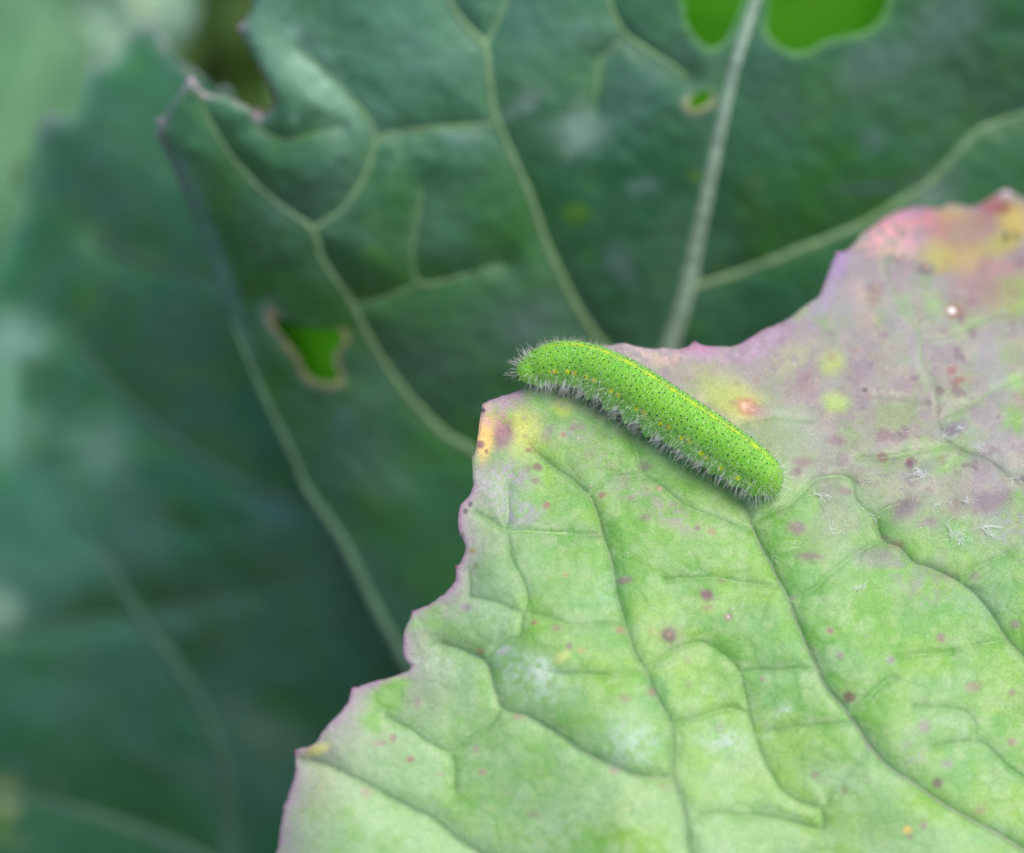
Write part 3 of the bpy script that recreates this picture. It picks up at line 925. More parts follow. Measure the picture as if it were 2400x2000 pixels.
    keep = rng.random(n) < np.where(X > 1900, 1.0, 0.55)
    X, Y = X[ok & keep], Y[ok & keep]
    pts = to_world(front_cam(X, Y, 0.00001))
    nw = F_N[0] * CX + F_N[1] * CY - F_N[2] * FWD
    vv, ff = beads(pts, np.tile(nw, (len(pts), 1)), rng.uniform(0.000012, 0.00004, len(pts)) * np.where(rng.random(len(pts)) < .08, 1.9, 1))
    d = mesh_object('dust', vv, ff, MAT['speck'], root, origin=o)
    d['kind'] = 'stuff'
    return root


front_root = build_front_leaf()

# ------------------------------------------------------------------ back leaf
def tps(ctrl):
    c = np.array(ctrl, float)
    xy, z = c[:, :2] / 1000.0, c[:, 2]
    d = np.linalg.norm(xy[:, None] - xy[None], axis=2)
    K = np.where(d > 0, d * d * np.log(d + 1e-12), 0) + np.eye(len(xy)) * 0.01
    P = np.hstack([np.ones((len(xy), 1)), xy])
    A = np.vstack([np.hstack([K, P]), np.hstack([P.T, np.zeros((3, 3))])])
    w = np.linalg.solve(A, np.concatenate([z, np.zeros(3)]))

    def f(x, y):
        x, y = np.asarray(x, float) / 1000.0, np.asarray(y, float) / 1000.0
        r = w[-3] + w[-2] * x + w[-1] * y
        for i in range(len(xy)):
            dd = np.hypot(x - xy[i, 0], y - xy[i, 1])
            r = r + w[i] * dd * dd * np.log(dd + 1e-12)
        return r
    return f


BACK_DEPTH = tps([(590, 60, 27), (450, 200, 27), (380, 300, 31), (640, 250, 30), (1130, 110, 31), (1000, -250, 24), (1700, 100, 37), (2300, 50, 43),
                  (2000, -350, 34), (2750, 300, 50), (740, 540, 36), (1000, 600, 40), (1300, 640, 45), (1600, 700, 52), (2100, 400, 50), (2400, 300, 52),
                  (2350, 800, 60), (700, 1150, 57), (900, 1500, 65), (1500, 1200, 64), (1250, 1800, 76), (500, 600, 43), (560, 800, 48), (2100, 1300, 70)])
LOBE_DEPTH = tps([(340, 60, 74), (100, 280, 84), (60, 600, 92), (200, 500, 80), (350, 400, 66), (480, 650, 53), (620, 950, 56), (700, 1150, 61),
                  (300, 900, 76), (100, 1000, 88), (400, 1300, 80), (100, 1500, 98), (500, 1800, 94), (950, 1560, 72), (1200, 1800, 84), (0, 2100, 112),
                  (-150, 900, 95), (560, 250, 60), (600, 500, 48.5)])
BACK_EDGE = [(592, 0), (588, 24), (572, 50), (564, 64), (568, 84), (588, 124), (612, 168), (632, 204), (642, 236), (636, 256), (620, 268), (606, 277),
             (598, 268), (592, 258), (560, 240), (516, 226), (480, 218), (460, 196), (448, 188), (432, 200), (412, 228), (392, 256), (378, 282), (368, 312),
             (380, 345), (400, 390), (428, 450), (457, 520), (490, 610), (530, 715), (575, 830), (630, 955), (686, 1066), (722, 1148),
             (800, 1262), (869, 1400), (949, 1550), (1020, 1690), (1100, 1830), (1300, 1860), (1600, 1780), (2000, 1560), (2400, 1240), (2700, 850),
             (2790, 430), (2740, 40), (2520, -270), (2350, -280), (2050, -420), (1850, -390), (1450, -460), (1200, -400), (920, -350), (800, -250), (660, -190), (600, -80)]
HOLES = [
    [(1606, -60), (1606, 20), (1608, 45), (1622, 72), (1645, 102), (1668, 112), (1690, 104), (1706, 84), (1722, 50), (1736, 10), (1744, -60)],
    [(1800, -60), (1803, 10), (1799, 30), (1798, 70), (1812, 96), (1845, 118), (1880, 122), (1908, 112), (1930, 98), (1975, 86), (2020, 76), (2050, 58), (2070, 30), (2078, 0), (2074, -60)],
    [(1614, 240), (1628, 222), (1650, 212), (1668, 216), (1664, 236), (1644, 252), (1620, 256)],
    [(634, 738), (662, 752), (700, 766), (748, 772), (792, 776), (806, 792), (792, 816), (780, 838), (786, 862), (798, 886), (776, 898), (738, 892), (716, 872), (698, 836), (674, 804), (648, 770)],
]
LOBE_EDGE = [(344, 52), (314, 68), (292, 92), (280, 128), (264, 148), (226, 148), (206, 162), (202, 186), (192, 216), (184, 256), (168, 278), (132, 268), (102, 276),
             (88, 304), (76, 360), (58, 432), (58, 480), (48, 510), (24, 540), (6, 600), (-20, 700), (-60, 900), (-120, 1200), (-200, 1650), (-100, 2150), (450, 2380),
             (950, 2300), (1200, 2050), (1230, 1850), (1130, 1700), (1000, 1480), (850, 1230), (765, 1125), (674, 970), (614, 830), (576, 700), (560, 600), (560, 450), (566, 330), (552, 240), (536, 210), (520, 204), (508, 216),
             (470, 180), (444, 160), (412, 136), (384, 100), (366, 66)]
LOBE_HOLES = [[(-20, 1890), (8, 1905), (20, 1930), (12, 1962), (-20, 1975), (-60, 1940), (-50, 1900)]]
BV = [  # (x, y, half width in photo pixels)
    ('midrib', [(1800, -300, 12), (1785, -100, 13), (1768, 0, 14), (1722, 150, 14), (1692, 280, 14), (1662, 420, 16), (1632, 560, 18), (1612, 660, 20),
                (1590, 740, 22), (1565, 815, 24), (1530, 950, 28), (1490, 1150, 34), (1430, 1450, 42)]),
    ('vein', [(1000, -140, 6), (1035, -40, 8), (1075, 40, 9), (1135, 108, 11), (1145, 180, 10), (1155, 250, 10), (1175, 310, 11), (1215, 400, 12), (1245, 470, 12), (1275, 560, 12),
              (1310, 640, 13), (1345, 710, 14), (1385, 775, 15), (1440, 850, 17), (1490, 1010, 20)]),
    ('vein', [(1200, -100, 4), (1185, 0, 6), (1165, 50, 6), (1137, 106, 8)]),
    ('vein', [(470, 240, 3), (491, 286, 5), (549, 377, 7), (640, 469, 8), (731, 537, 10), (754, 606, 10), (823, 709, 11), (869, 800, 11), (937, 903, 12), (1029, 1006, 13), (1109, 1057, 14), (1300, 1180, 18)]),
    ('vein', [(700, 120, 3), (760, 170, 4), (820, 230, 5), (862, 280, 5), (878, 325, 7), (870, 370, 7), (845, 430, 8), (800, 492, 9), (735, 538, 9)]),
    ('vein', [(878, 325, 6), (950, 308, 5), (1040, 300, 5), (1160, 290, 6)]),
    ('vein', [(985, 440, 3), (983, 480, 4), (966, 583, 4), (983, 663, 6), (1080, 650, 4), (1177, 617, 3)]),
    ('vein', [(983, 663, 5), (900, 700, 4), (830, 716, 3)]),
    ('vein', [(1380, -120, 5), (1412, -40, 7), (1440, 40, 8), (1470, 85, 8), (1550, 140, 8), (1585, 162, 7), (1612, 184, 4)]),
    ('vein', [(1470, 85, 5), (1410, 140, 5), (1400, 190, 4), (1390, 260, 3)]),
    ('vein', [(2620, 160, 8), (2550, 200, 8), (2420, 260, 9), (2350, 285, 10), (2290, 310, 11), (2240, 360, 12), (2180, 425, 11), (2110, 470, 11), (2030, 520, 11), (1950, 555, 11),
              (1860, 590, 12), (1770, 625, 12), (1700, 650, 13), (1625, 672, 14)]),
    ('vein', [(540, 740, 5), (575, 828, 7), (630, 953, 9), (686, 1066, 10), (722, 1148, 12), (800, 1262, 14), (869, 1400, 15), (949, 1550, 17), (1020, 1690, 18)]),
    ('vein', [(800, 300, 2), (720, 320, 3), (660, 330, 3), (600, 300, 2)]),
]
LV = [[(217, 560, 9), (343, 617, 8), (457, 646, 7), (520, 660, 5)],
      [(150, 760, 5), (194, 823, 8), (331, 971, 11), (480, 1074, 14), (606, 1143, 14), (720, 1178, 12)],
      [(230, 1270, 7), (263, 1337, 11), (343, 1463, 14), (446, 1600, 16), (503, 1714, 18), (531, 1829, 19), (537, 2000, 20), (560, 2150, 22)],
      [(-60, 1500, 6), (0, 1486, 7), (229, 1451, 8), (343, 1440, 9), (457, 1417, 9), (594, 1402, 8)],
      [(-80, 1850, 8), (0, 1863, 10), (171, 1897, 13), (343, 1954, 15), (457, 2000, 17), (600, 2080, 18)]]
kd_back = make_kd(np.vstack([resample(v, 5)[:, :2] for k, v in BV]))
kd_lobe = make_kd(np.vstack([resample(v, 6)[:, :2] for v in LV]))
BN = np.array([0.0, -0.25, 0.97])


def back_h(px, py, d):
    return (0.0014 * (1 - np.exp(-d / 60)) + 0.0010 * (fbm(px, py, 330, 2, 61) - 0.5)
            + 0.0005 * (fbm(px, py, 120, 2, 62) - 0.5) + 0.0003 * (fbm(px, py, 35, 2, 63) - 0.5))


bgx, bgy = np.arange(340, 2840, 10.0), np.arange(-480, 1900, 10.0)
BGX, BGY = np.meshgrid(bgx, bgy)
_d, _ = kd_query(kd_back, BGX, BGY)
back_vd = grid_lookup(bgx, bgy, _d)
back_z = grid_lookup(bgx, bgy, DIST + (30 + (BACK_DEPTH(BGX, BGY) - 30) * 0.75) * 0.001 - back_h(BGX, BGY, _d))
lgx, lgy = np.arange(-230, 1260, 10.0), np.arange(0, 2420, 10.0)
LGX, LGY = np.meshgrid(lgx, lgy)
_d, _ = kd_query(kd_lobe, LGX, LGY)
lobe_vd = grid_lookup(lgx, lgy, _d)
lobe_z = grid_lookup(lgx, lgy, DIST + (45 + (LOBE_DEPTH(LGX, LGY) - 45) * 0.66) * 0.001 - back_h(LGX + 900, LGY, _d))


def back_cam(px, py, lift=0.0):
    return ray(px, py) * (back_z(px, py) - lift)[..., None]


def lobe_cam(px, py, lift=0.0):
    return ray(px, py) * (lobe_z(px, py) - lift)[..., None]


def back_pos(px, py, dist):
    curl = -0.0010 * np.exp(-dist / 14) * smooth(900, 300, py) * smooth(900, 500, px)
    pc = back_cam(px, py, curl)
    return pc, np.broadcast_to(BN, pc.shape)


def lobe_pos(px, py, dist):
    pc = lobe_cam(px, py, 0.0 * dist)
    return pc, np.broadcast_to(BN, pc.shape)


HK = [make_kd(resample(h, 2, closed=True)) for h in HOLES]


def back_colour(px, py, dist):
    f1, f2, f3 = fbm(px, py, 380, 3, 81), fbm(px, py, 150, 4, 82), fbm(px, py, 60, 3, 83)
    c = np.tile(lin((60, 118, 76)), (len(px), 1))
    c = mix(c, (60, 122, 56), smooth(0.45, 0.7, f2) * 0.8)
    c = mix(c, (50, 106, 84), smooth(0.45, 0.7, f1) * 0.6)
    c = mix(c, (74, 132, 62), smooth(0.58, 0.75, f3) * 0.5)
    c = mix(c, (96, 150, 128), smooth(420, -80, py + 0.25 * (px - 700)) * (0.35 + 0.5 * f2))  # paler upwards: sky light on the upper part painted in with waxy bloom
    c = mix(c, (52, 106, 44), np.exp(-((px - 720) / 260) ** 2 - ((py - 640) / 260) ** 2) * 0.6)
    vd = back_vd(px, py)
    c = mix(c, (110, 160, 90), np.exp(-vd / 11) * 0.5)
    B = [(1362, 312, 52, 40, 0, (146, 168, 162), .85, .6), (1350, 300, 22, 60, 10, (146, 168, 162), .5, .7), (1225, 246, 60, 14, -35, (134, 152, 146), .7, .6), (1232, 232, 20, 30, 0, (134, 154, 146), .6, .6),
         (1510, 436, 34, 16, -10, (118, 150, 146), .7, .6), (1462, 630, 44, 20, 60, (104, 130, 130), .7, .6), (1452, 610, 30, 40, 0, (104, 130, 130), .5, .6),
         (1250, 762, 80, 50, -35, (106, 134, 128), .75, .7), (1070, 326, 34, 18, 0, (110, 146, 140), .6, .6), (1360, 75, 26, 22, 0, (116, 152, 136), .6, .6),
         (2205, 60, 80, 60, 10, (120, 144, 140), .7, .6), (2120, 140, 50, 30, -30, (118, 142, 138), .6, .6), (2030, 150, 40, 60, 30, (112, 138, 136), .6, .6), (2260, 20, 50, 30, 0, (118, 142, 140), .6, .6),
         (2045, 330, 26, 26, 0, (104, 134, 134), .65, .6), (2040, 440, 80, 16, -5, (96, 122, 126), .6, .6), (2190, 440, 60, 40, -30, (116, 136, 130), .65, .6), (1840, 270, 26, 14, 0, (90, 124, 118), .6, .6),
         (1350, 500, 24, 22, 0, (112, 164, 40), .7, .7), (1632, 412, 20, 12, 20, (110, 150, 48), .7, .6), (1770, 430, 20, 14, 0, (110, 130, 100), .5, .6), (2270, 240, 20, 16, 0, (76, 120, 44), .6, .6),
         (1760, 480, 30, 60, 0, (70, 110, 60), .35, .7), (880, 590, 30, 24, 0, (88, 150, 44), .5, .7), (875, 520, 20, 16, 0, (96, 150, 50), .5, .7), (1090, 470, 60, 16, -15, (84, 140, 60), .4, .7),
         (715, 150, 200, 62, 50, (150, 190, 168), .85, .6), (690, 70, 18, 18, 0, (170, 206, 196), .7, .6), (960, 140, 150, 150, 0, (112, 158, 142), .65, .8), (1300, 60, 120, 60, 0, (92, 140, 122), .4, .8), (690, 276, 12, 9, 0, (140, 170, 160), .8, .5), (800, 1000, 20, 40, 0, (76, 120, 120), .6, .6), (870, 1170, 30, 20, 0, (74, 112, 40), .5, .7),  # pale upper-left panels: lit look and waxy bloom both put into the colour
         (1846, 4, 46, 24, 8, (232, 232, 214), .95, .4), (1640, 118, 40, 8, 40, (96, 160, 84), .5, .6), (640, 745, 16, 30, -20, (176, 150, 120), .85, .5)]
    c = paint(c, px, py, B, 0.5, 84)
    c = mix(c, (120, 164, 162), np.exp(-(np.clip(dist - 14, 0, None) / 26) ** 2) * smooth(320, 400, py) * smooth(960, 700, py) * smooth(700, 600, px) * 0.6)
    c = mix(c, (100, 146, 112), np.exp(-dist / 9) * smooth(500, 300, np.minimum(py, px + 100)) * 0.6)
    c = mix(c, (170, 136, 160), np.exp(-dist / 4.5) * smooth(720, 640, px) * smooth(520, 380, py) * smooth(0.3, 0.5, fbm(px, py, 40, 2, 86)) * 0.85)
    c = mix(c, (156, 156, 172), np.exp(-dist / 6) * smooth(520, 440, px) * smooth(470, 380, py) * 0.8)
    tip = np.zeros(len(px))
    for x, y, r in ((566, 66, 26), (450, 190, 34), (376, 284, 16), (604, 272, 18), (480, 214, 22), (370, 312, 24)):
        tip = np.maximum(tip, np.exp(-((px - x) ** 2 + (py - y) ** 2) / r ** 2))
    c = mix(c, (206, 160, 190), tip * np.exp(-dist / 9) * 0.95)
    for k, (rgb, w) in enumerate((((112, 172, 92), 12), ((112, 172, 92), 14), ((214, 198, 156), 12), ((184, 162, 130), 12))):
        sel = (np.abs(px - np.mean([p[0] for p in HOLES[k]])) < 260) & (np.abs(py - np.mean([p[1] for p in HOLES[k]])) < 200)
        d, _ = kd_query(HK[k], px[sel], py[sel])
        if k == 2:
            d = d + 14 * smooth(0, -20, py[sel] - 236)
        if k == 3:
            d = d + 60 * smooth(16, -6, py[sel] - (745 + (px[sel] - 640) * 0.2)) * smooth(648, 668, px[sel]) * smooth(800, 780, px[sel])
        d = np.clip(d + (16 if k == 3 else 3) * (fbm(px[sel], py[sel], 22, 2, 88) - 0.5), 0, None)
        c[sel] = mix(c[sel], rgb, np.exp(-(d / w) ** 2) * 0.95)
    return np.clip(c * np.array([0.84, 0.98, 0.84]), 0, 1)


def lobe_colour(px, py, dist):
    f1, f2, f3 = fbm(px, py, 420, 3, 101), fbm(px, py, 170, 4, 102), fbm(px, py, 80, 3, 103)
    c = np.tile(lin((50, 108, 76)), (len(px), 1))
    c = mix(c, (44, 100, 50), smooth(0.45, 0.7, f2) * 0.8)
    c = mix(c, (60, 118, 104), smooth(0.5, 0.7, f1) * 0.6)
    c = mix(c, (64, 124, 54), smooth(0.55, 0.75, f3) * 0.5)
    c = mix(c, (34, 80, 62), smooth(1100, 1700, py + 0.4 * px) * 0.6)
    vd = lobe_vd(px, py)
    c = mix(c, (104, 150, 100), np.exp(-vd / 14) * 0.5)
    B = [(235, 1060, 66, 80, 0, (136, 160, 158), .75, .7), (640, 1200, 56, 40, 30, (84, 122, 132), .6, .7), (620, 1720, 100, 50, 20, (104, 128, 110), .7, .7), (490, 1830, 60, 40, 0, (84, 110, 104), .5, .7),
         (-5, 1430, 48, 56, 10, (206, 214, 206), .95, .6), (40, 810, 60, 60, 0, (170, 190, 196), .8, .7), (0, 1020, 90, 60, 0, (140, 180, 160), .7, .7), (10, 930, 30, 120, 0, (150, 184, 176), .7, .7),  # pale left boundary: reflections and powder both put into the colour
         (60, 1330, 180, 100, -15, (96, 140, 136), .7, .8), (380, 1260, 110, 40, 0, (80, 126, 112), .6, .8), (110, 1170, 130, 70, 0, (92, 140, 128), .6, .8), (280, 1480, 170, 30, -8, (86, 128, 116), .5, .8),
         (235, 1400, 70, 40, -10, (28, 78, 12), .85, .7), (400, 1390, 80, 36, 0, (30, 78, 12), .8, .7), (500, 1490, 60, 46, 30, (28, 76, 8), .85, .7), (430, 1210, 60, 24, 20, (34, 82, 20), .7, .7), (640, 1340, 60, 30, 0, (34, 84, 14), .7, .7),
         (90, 870, 60, 30, 20, (44, 92, 18), .7, .7), (340, 610, 40, 30, 0, (92, 140, 90), .6, .7), (200, 700, 30, 40, 0, (76, 132, 50), .6, .7), (210, 560, 26, 34, 0, (110, 156, 92), .6, .7),
         (800, 1640, 60, 30, 0, (60, 96, 84), .5, .8), (640, 1640, 40, 26, 0, (66, 108, 36), .5, .8), (60, 1650, 90, 60, 0, (76, 114, 112), .5, .8), (10, 1870, 36, 40, 0, (172, 162, 120), .9, .6), (20, 1970, 40, 20, 0, (110, 120, 70), .6, .7),
         (480, 300, 24, 120, 0, (34, 90, 56), .6, .8), (300, 330, 50, 90, 0, (66, 120, 84), .5, .8)]
    c = paint(c, px, py, B, 0.4, 104)
    up = smooth(760, 500, py)
    c = mix(c, (126, 168, 156), np.exp(-dist / 22) * up * smooth(420, 300, px) * 0.75)
    tips = np.zeros(len(px))
    for x, y, r in ((340, 56, 60), (118, 276, 44), (218, 152, 34), (450, 160, 46), (528, 208, 22), (380, 100, 40)):
        tips = np.maximum(tips, np.exp(-((px - x) ** 2 + (py - y) ** 2) / r ** 2))
    c = mix(c, (180, 160, 190), tips * np.exp(-dist / 13) * 0.9)
    return np.clip(c * np.array([1.12, 1.48, 1.02]), 0, 1)


def build_back_leaf():
    base = to_world(back_cam(np.array([1430.0]), np.array([1450.0]), -0.001))[0]
    foot = base + np.array([-0.004, 0.05, 0])
    foot[2] = -0.02
    root = empty('cabbage_leaf', foot, 'large dark blue-green cabbage leaf with pale veins and eaten holes, upright behind the caterpillar', 'leaf')
    o = foot
    loops = [resample(BACK_EDGE, 3, closed=True)] + [resample(h, 3, closed=True) for h in HOLES]
    xs = axis_steps(340, 2810, 350, 2410, 6.0, 30)
    ys = axis_steps(-480, 1880, 0, 1200, 6.0, 30)
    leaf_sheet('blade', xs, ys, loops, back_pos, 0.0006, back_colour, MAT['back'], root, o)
    xs = axis_steps(-220, 1250, 0, 1000, 8.0, 30)
    ys = axis_steps(20, 2400, 20, 2010, 8.0, 30)
    loops = [resample(LOBE_EDGE, 4, closed=True)] + [resample(h, 4, closed=True) for h in LOBE_HOLES]
    leaf_sheet('side_lobe', xs, ys, loops, lobe_pos, 0.0006, lobe_colour, MAT['back'], root, o)
    nw = -FWD
    for kind, v in BV:
        p = resample(v, 8)
        r = p[:, 2] * (1.0 if kind == 'midrib' else 0.78) * (back_z(p[:, 0], p[:, 1])) / FPX
        vv, ff = tube(to_world(back_cam(p[:, 0], p[:, 1], 0.1 * r)), r, 12, flat=0.6, flat_dir=nw)
        mesh_object(kind, vv, ff, MAT['back_midrib'] if kind == 'midrib' else MAT['lobe_vein'] if v[0][0] == 540 else MAT['back_vein'], root, origin=o)
    for v in LV:
        p = resample(v, 10)
        r = p[:, 2] * (lobe_z(p[:, 0], p[:, 1])) / FPX
        vv, ff = tube(to_world(lobe_cam(p[:, 0], p[:, 1], 0.1 * r)), r, 12, flat=0.6, flat_dir=nw)
        mesh_object('vein', vv, ff, MAT['dim_vein'], root, origin=o)
    t = np.linspace(0, 1, 40)[:, None]
    ctl = base + np.array([-0.002, 0.02, -0.09])
    path = (1 - t) ** 2 * base + 2 * t * (1 - t) * ctl + t ** 2 * (foot - np.array([0, 0, 0.01]))
    vv, ff = tube(path, np.linspace(0.0022, 0.005, 40), 12)
    mesh_object('petiole', vv, ff, MAT['petiole'], root, origin=o)
    for x, y, r in ((566, 66, 8), (448, 190, 8), (376, 284, 7), (606, 274, 8), (606, 260, 5)):
        c = to_world(back_cam(np.array([float(x)]), np.array([float(y)]), -0.0015))[0]
        rr = r * 0.000042
        q = 10
        a = np.linspace(0, 2 * np.pi, q, endpoint=False)
        ph = np.linspace(-1.35, 1.35, 7)
        A, Pp = np.meshgrid(a, ph)
        V = c + rr * np.stack([np.cos(A) * np.cos(Pp), np.sin(A) * np.cos(Pp), 1.2 * np.sin(Pp)], -1).reshape(-1, 3)
        i = np.arange(6)[:, None] * q
        j = np.arange(q)[None]
        F = np.stack([i + j, i + (j + 1) % q, i + q + (j + 1) % q, i + q + j], -1).reshape(-1, 4)
        mesh_object('tooth_tip', V, F, MAT['back_knob'], root, origin=o)
    return root


back_root = build_back_leaf()

# ------------------------------------------------------------------ far leaves and stalk
def far_leaf(name, label, group, spine, widths, depth, side_tilt, rgb, rib_rgb, rib_w, seed, mat='far'):
    """leaf laid along a spine of (px, py, depth) points; widths in metres"""
    s = resample([(x, y, d) for x, y, d in spine], 12)
    n = len(s)
    path = to_world(ray(s[:, 0], s[:, 1]) * s[:, 2][:, None])
    t = np.gradient(path, axis=0)
    t /= np.linalg.norm(t, axis=1)[:, None]
    up = np.array(side_tilt, float)
    side = np.cross(t, up)
    side /= np.linalg.norm(side, axis=1)[:, None]
    nor = np.cross(side, t)
    m = 81
    w = np.linspace(-1, 1, m)
    u = np.linspace(0, 1, n)
    W = np.interp(u, np.linspace(0, 1, len(widths)), widths) * (1 + 0.10 * np.sin(u * 40 + seed) + 0.05 * np.sin(u * 97))
    lateral = np.abs(np.mod(u[:, None] * 7 - np.abs(w)[None] * 1.6, 1.0) - 0.5) * 2
    hgt = 0.10 * W[:, None] * np.abs(w) ** 1.5 - 0.012 * (1 - smooth(0, 0.25, lateral)) * W[:, None] * 3
    hgt = hgt + 0.006 * np.sin(u[:, None] * 23 + w[None] * 4 + seed) * np.abs(w)[None]
    V = path[:, None] + side[:, None] * (W[:, None] * w)[..., None] + nor[:, None] * hgt[..., None]
    bot = V - nor[:, None] * 0.0008
    fn = fbm(u[:, None] * 60 + 0 * w, w[None] * 20 + 0 * u[:, None], 6, 3, seed)
    c = np.tile(lin(rgb), (n, m, 1)) * (0.75 + 0.5 * fn)[..., None]
    c = mix(c, rib_rgb, np.exp(-(np.abs(w)[None] * W[:, None] / rib_w) ** 2) * 0.85)
    c = mix(c, rib_rgb, (1 - smooth(0.0, 0.14, lateral)) * 0.3)
    i = np.arange(n - 1)[:, None] * m + np.arange(m - 1)[None]
    q = np.stack([i, i + 1, i + m + 1, i + m], -1).reshape(-1, 4)
    N_ = n * m
    ring = np.concatenate([np.arange(m), np.arange(1, n) * m + m - 1, (n - 1) * m + np.arange(m - 2, -1, -1), np.arange(n - 2, 0, -1) * m])
    nxt = np.roll(ring, -1)
    wall = np.stack([ring, nxt, nxt + N_, ring + N_], -1)
    f = np.vstack([q[:, ::-1], q + N_, wall])
    foot = path[-1].copy()
    foot[2] = -0.02
    root = empty(name, foot, label, 'leaf', group)
    cc = np.clip(c.reshape(-1, 3), 0, 1)
    mesh_object('blade', np.vstack([V.reshape(-1, 3), bot.reshape(-1, 3)]), f, MAT[mat], root, np.vstack([cc, cc]), foot)
    k = np.linspace(0, 1, 24)[:, None]
    pth = path[-1] * (1 - k) + (foot + np.array([0.0, 0.0, -0.01])) * k
    vv, ff = tube(pth, np.linspace(0.003, 0.005, 24), 10)
    mesh_object('petiole', vv, ff, MAT['petiole'], root, origin=foot)
    return root


UPF = np.array([0.0, -0.35, 0.94])
far_leaf('cabbage_leaf', 'blurred soft green cabbage leaf far behind the lobed edge of the dark leaf', None,
         [(-700, -350, .56), (-250, -180, .53), (150, 60, .50), (480, 420, .47), (700, 800, .44)],
         [.01, .06, .085, .075, .05, .01], None, (-0.1, -0.45, 0.88), (108, 162, 112), (140, 186, 140), .003, 3)
far_leaf('cabbage_leaf', 'blurred pale grey-green leaf rising behind the pointed lobe tip', None,
         [(340, -260, .40), (335, -80, .395), (360, 120, .39), (430, 420, .385), (520, 700, .38)],
         [.004, .011, .0105, .010, .009, .004], None, (0.2, -0.6, 0.78), (178, 214, 186), (200, 224, 180), .002, 8)
far_leaf('cabbage_leaf', 'vivid yellow-green leaf glimpsed through the eaten holes of the dark leaf', None,
         [(2500, -300, .43), (1950, -20, .40), (1450, 350, .38), (1000, 750, .36), (700, 1150, .36)],
         [.01, .035, .042, .04, .03, .01], None, (-0.25, -0.5, 0.83), (54, 128, 0), (74, 140, 6), .002, 5, 'vivid')
far_leaf('cabbage_leaf', 'dim dark green leaf low behind the lower holes of the dark leaf', None,
         [(-500, 2300, .40), (-100, 1980, .40), (300, 1800, .41), (700, 1700, .42)],
         [.008, .03, .04, .035, .01], None, (-0.1, -0.6, 0.8), (56, 110, 24), (84, 130, 50), .002, 9)


def build_stalk():
    p = np.array([(570, -420, .36), (565, -100, .365), (556, 150, .37), (550, 600, .385)])
    s = resample(p, 20)
    path = to_world(ray(s[:, 0], s[:, 1]) * s[:, 2][:, None])
    foot = path[-1].copy() + np.array([0, 0.01, 0])
    foot[2] = -0.02
    k = np.linspace(0, 1, 20)[1:, None]
    path = np.vstack([path, path[-1] * (1 - k) + (foot - np.array([0, 0, .01])) * k])
    r = 0.0064 + 0.0007 * np.sin(np.linspace(0, 40, len(path)))
    vv, ff = tube(path, r, 16)
    root = empty('plant_stalk', foot, 'thick dark olive plant stalk out of focus behind the leaf notch', 'stalk')
    mesh_object('stem', vv, ff, MAT['olive'], root, origin=foot)
    for q in (6, 20, 33):
        c = path[q]
        t = np.linspace(0, 1, 10)[:, None]
        pp = c + t * np.array([0.03, 0.03, 0.03]) * (1 if q != 20 else -1) + np.array([0, 0, 0.02]) * t ** 2
        vv, ff = tube(pp, np.linspace(0.003, 0.0018, 10), 8)
        mesh_object('side_shoot', vv, ff, MAT['olive'], root, origin=foot)


build_stalk()

# ------------------------------------------------------------------ caterpillar
AXIS = [(1213, 883, 6), (1218, 880, 17), (1230, 874, 28), (1248, 866, 37), (1275, 857, 45), (1310, 852, 51), (1360, 857, 54), (1410, 875, 57), (1460, 901, 59), (1510, 932, 60), (1560, 965, 60),
        (1610, 998, 60), (1660, 1030, 59), (1710, 1062, 57), (1750, 1089, 54), (1780, 1111, 50), (1800, 1128, 43), (1812, 1140, 33), (1820, 1148, 20), (1824, 1152, 8)]


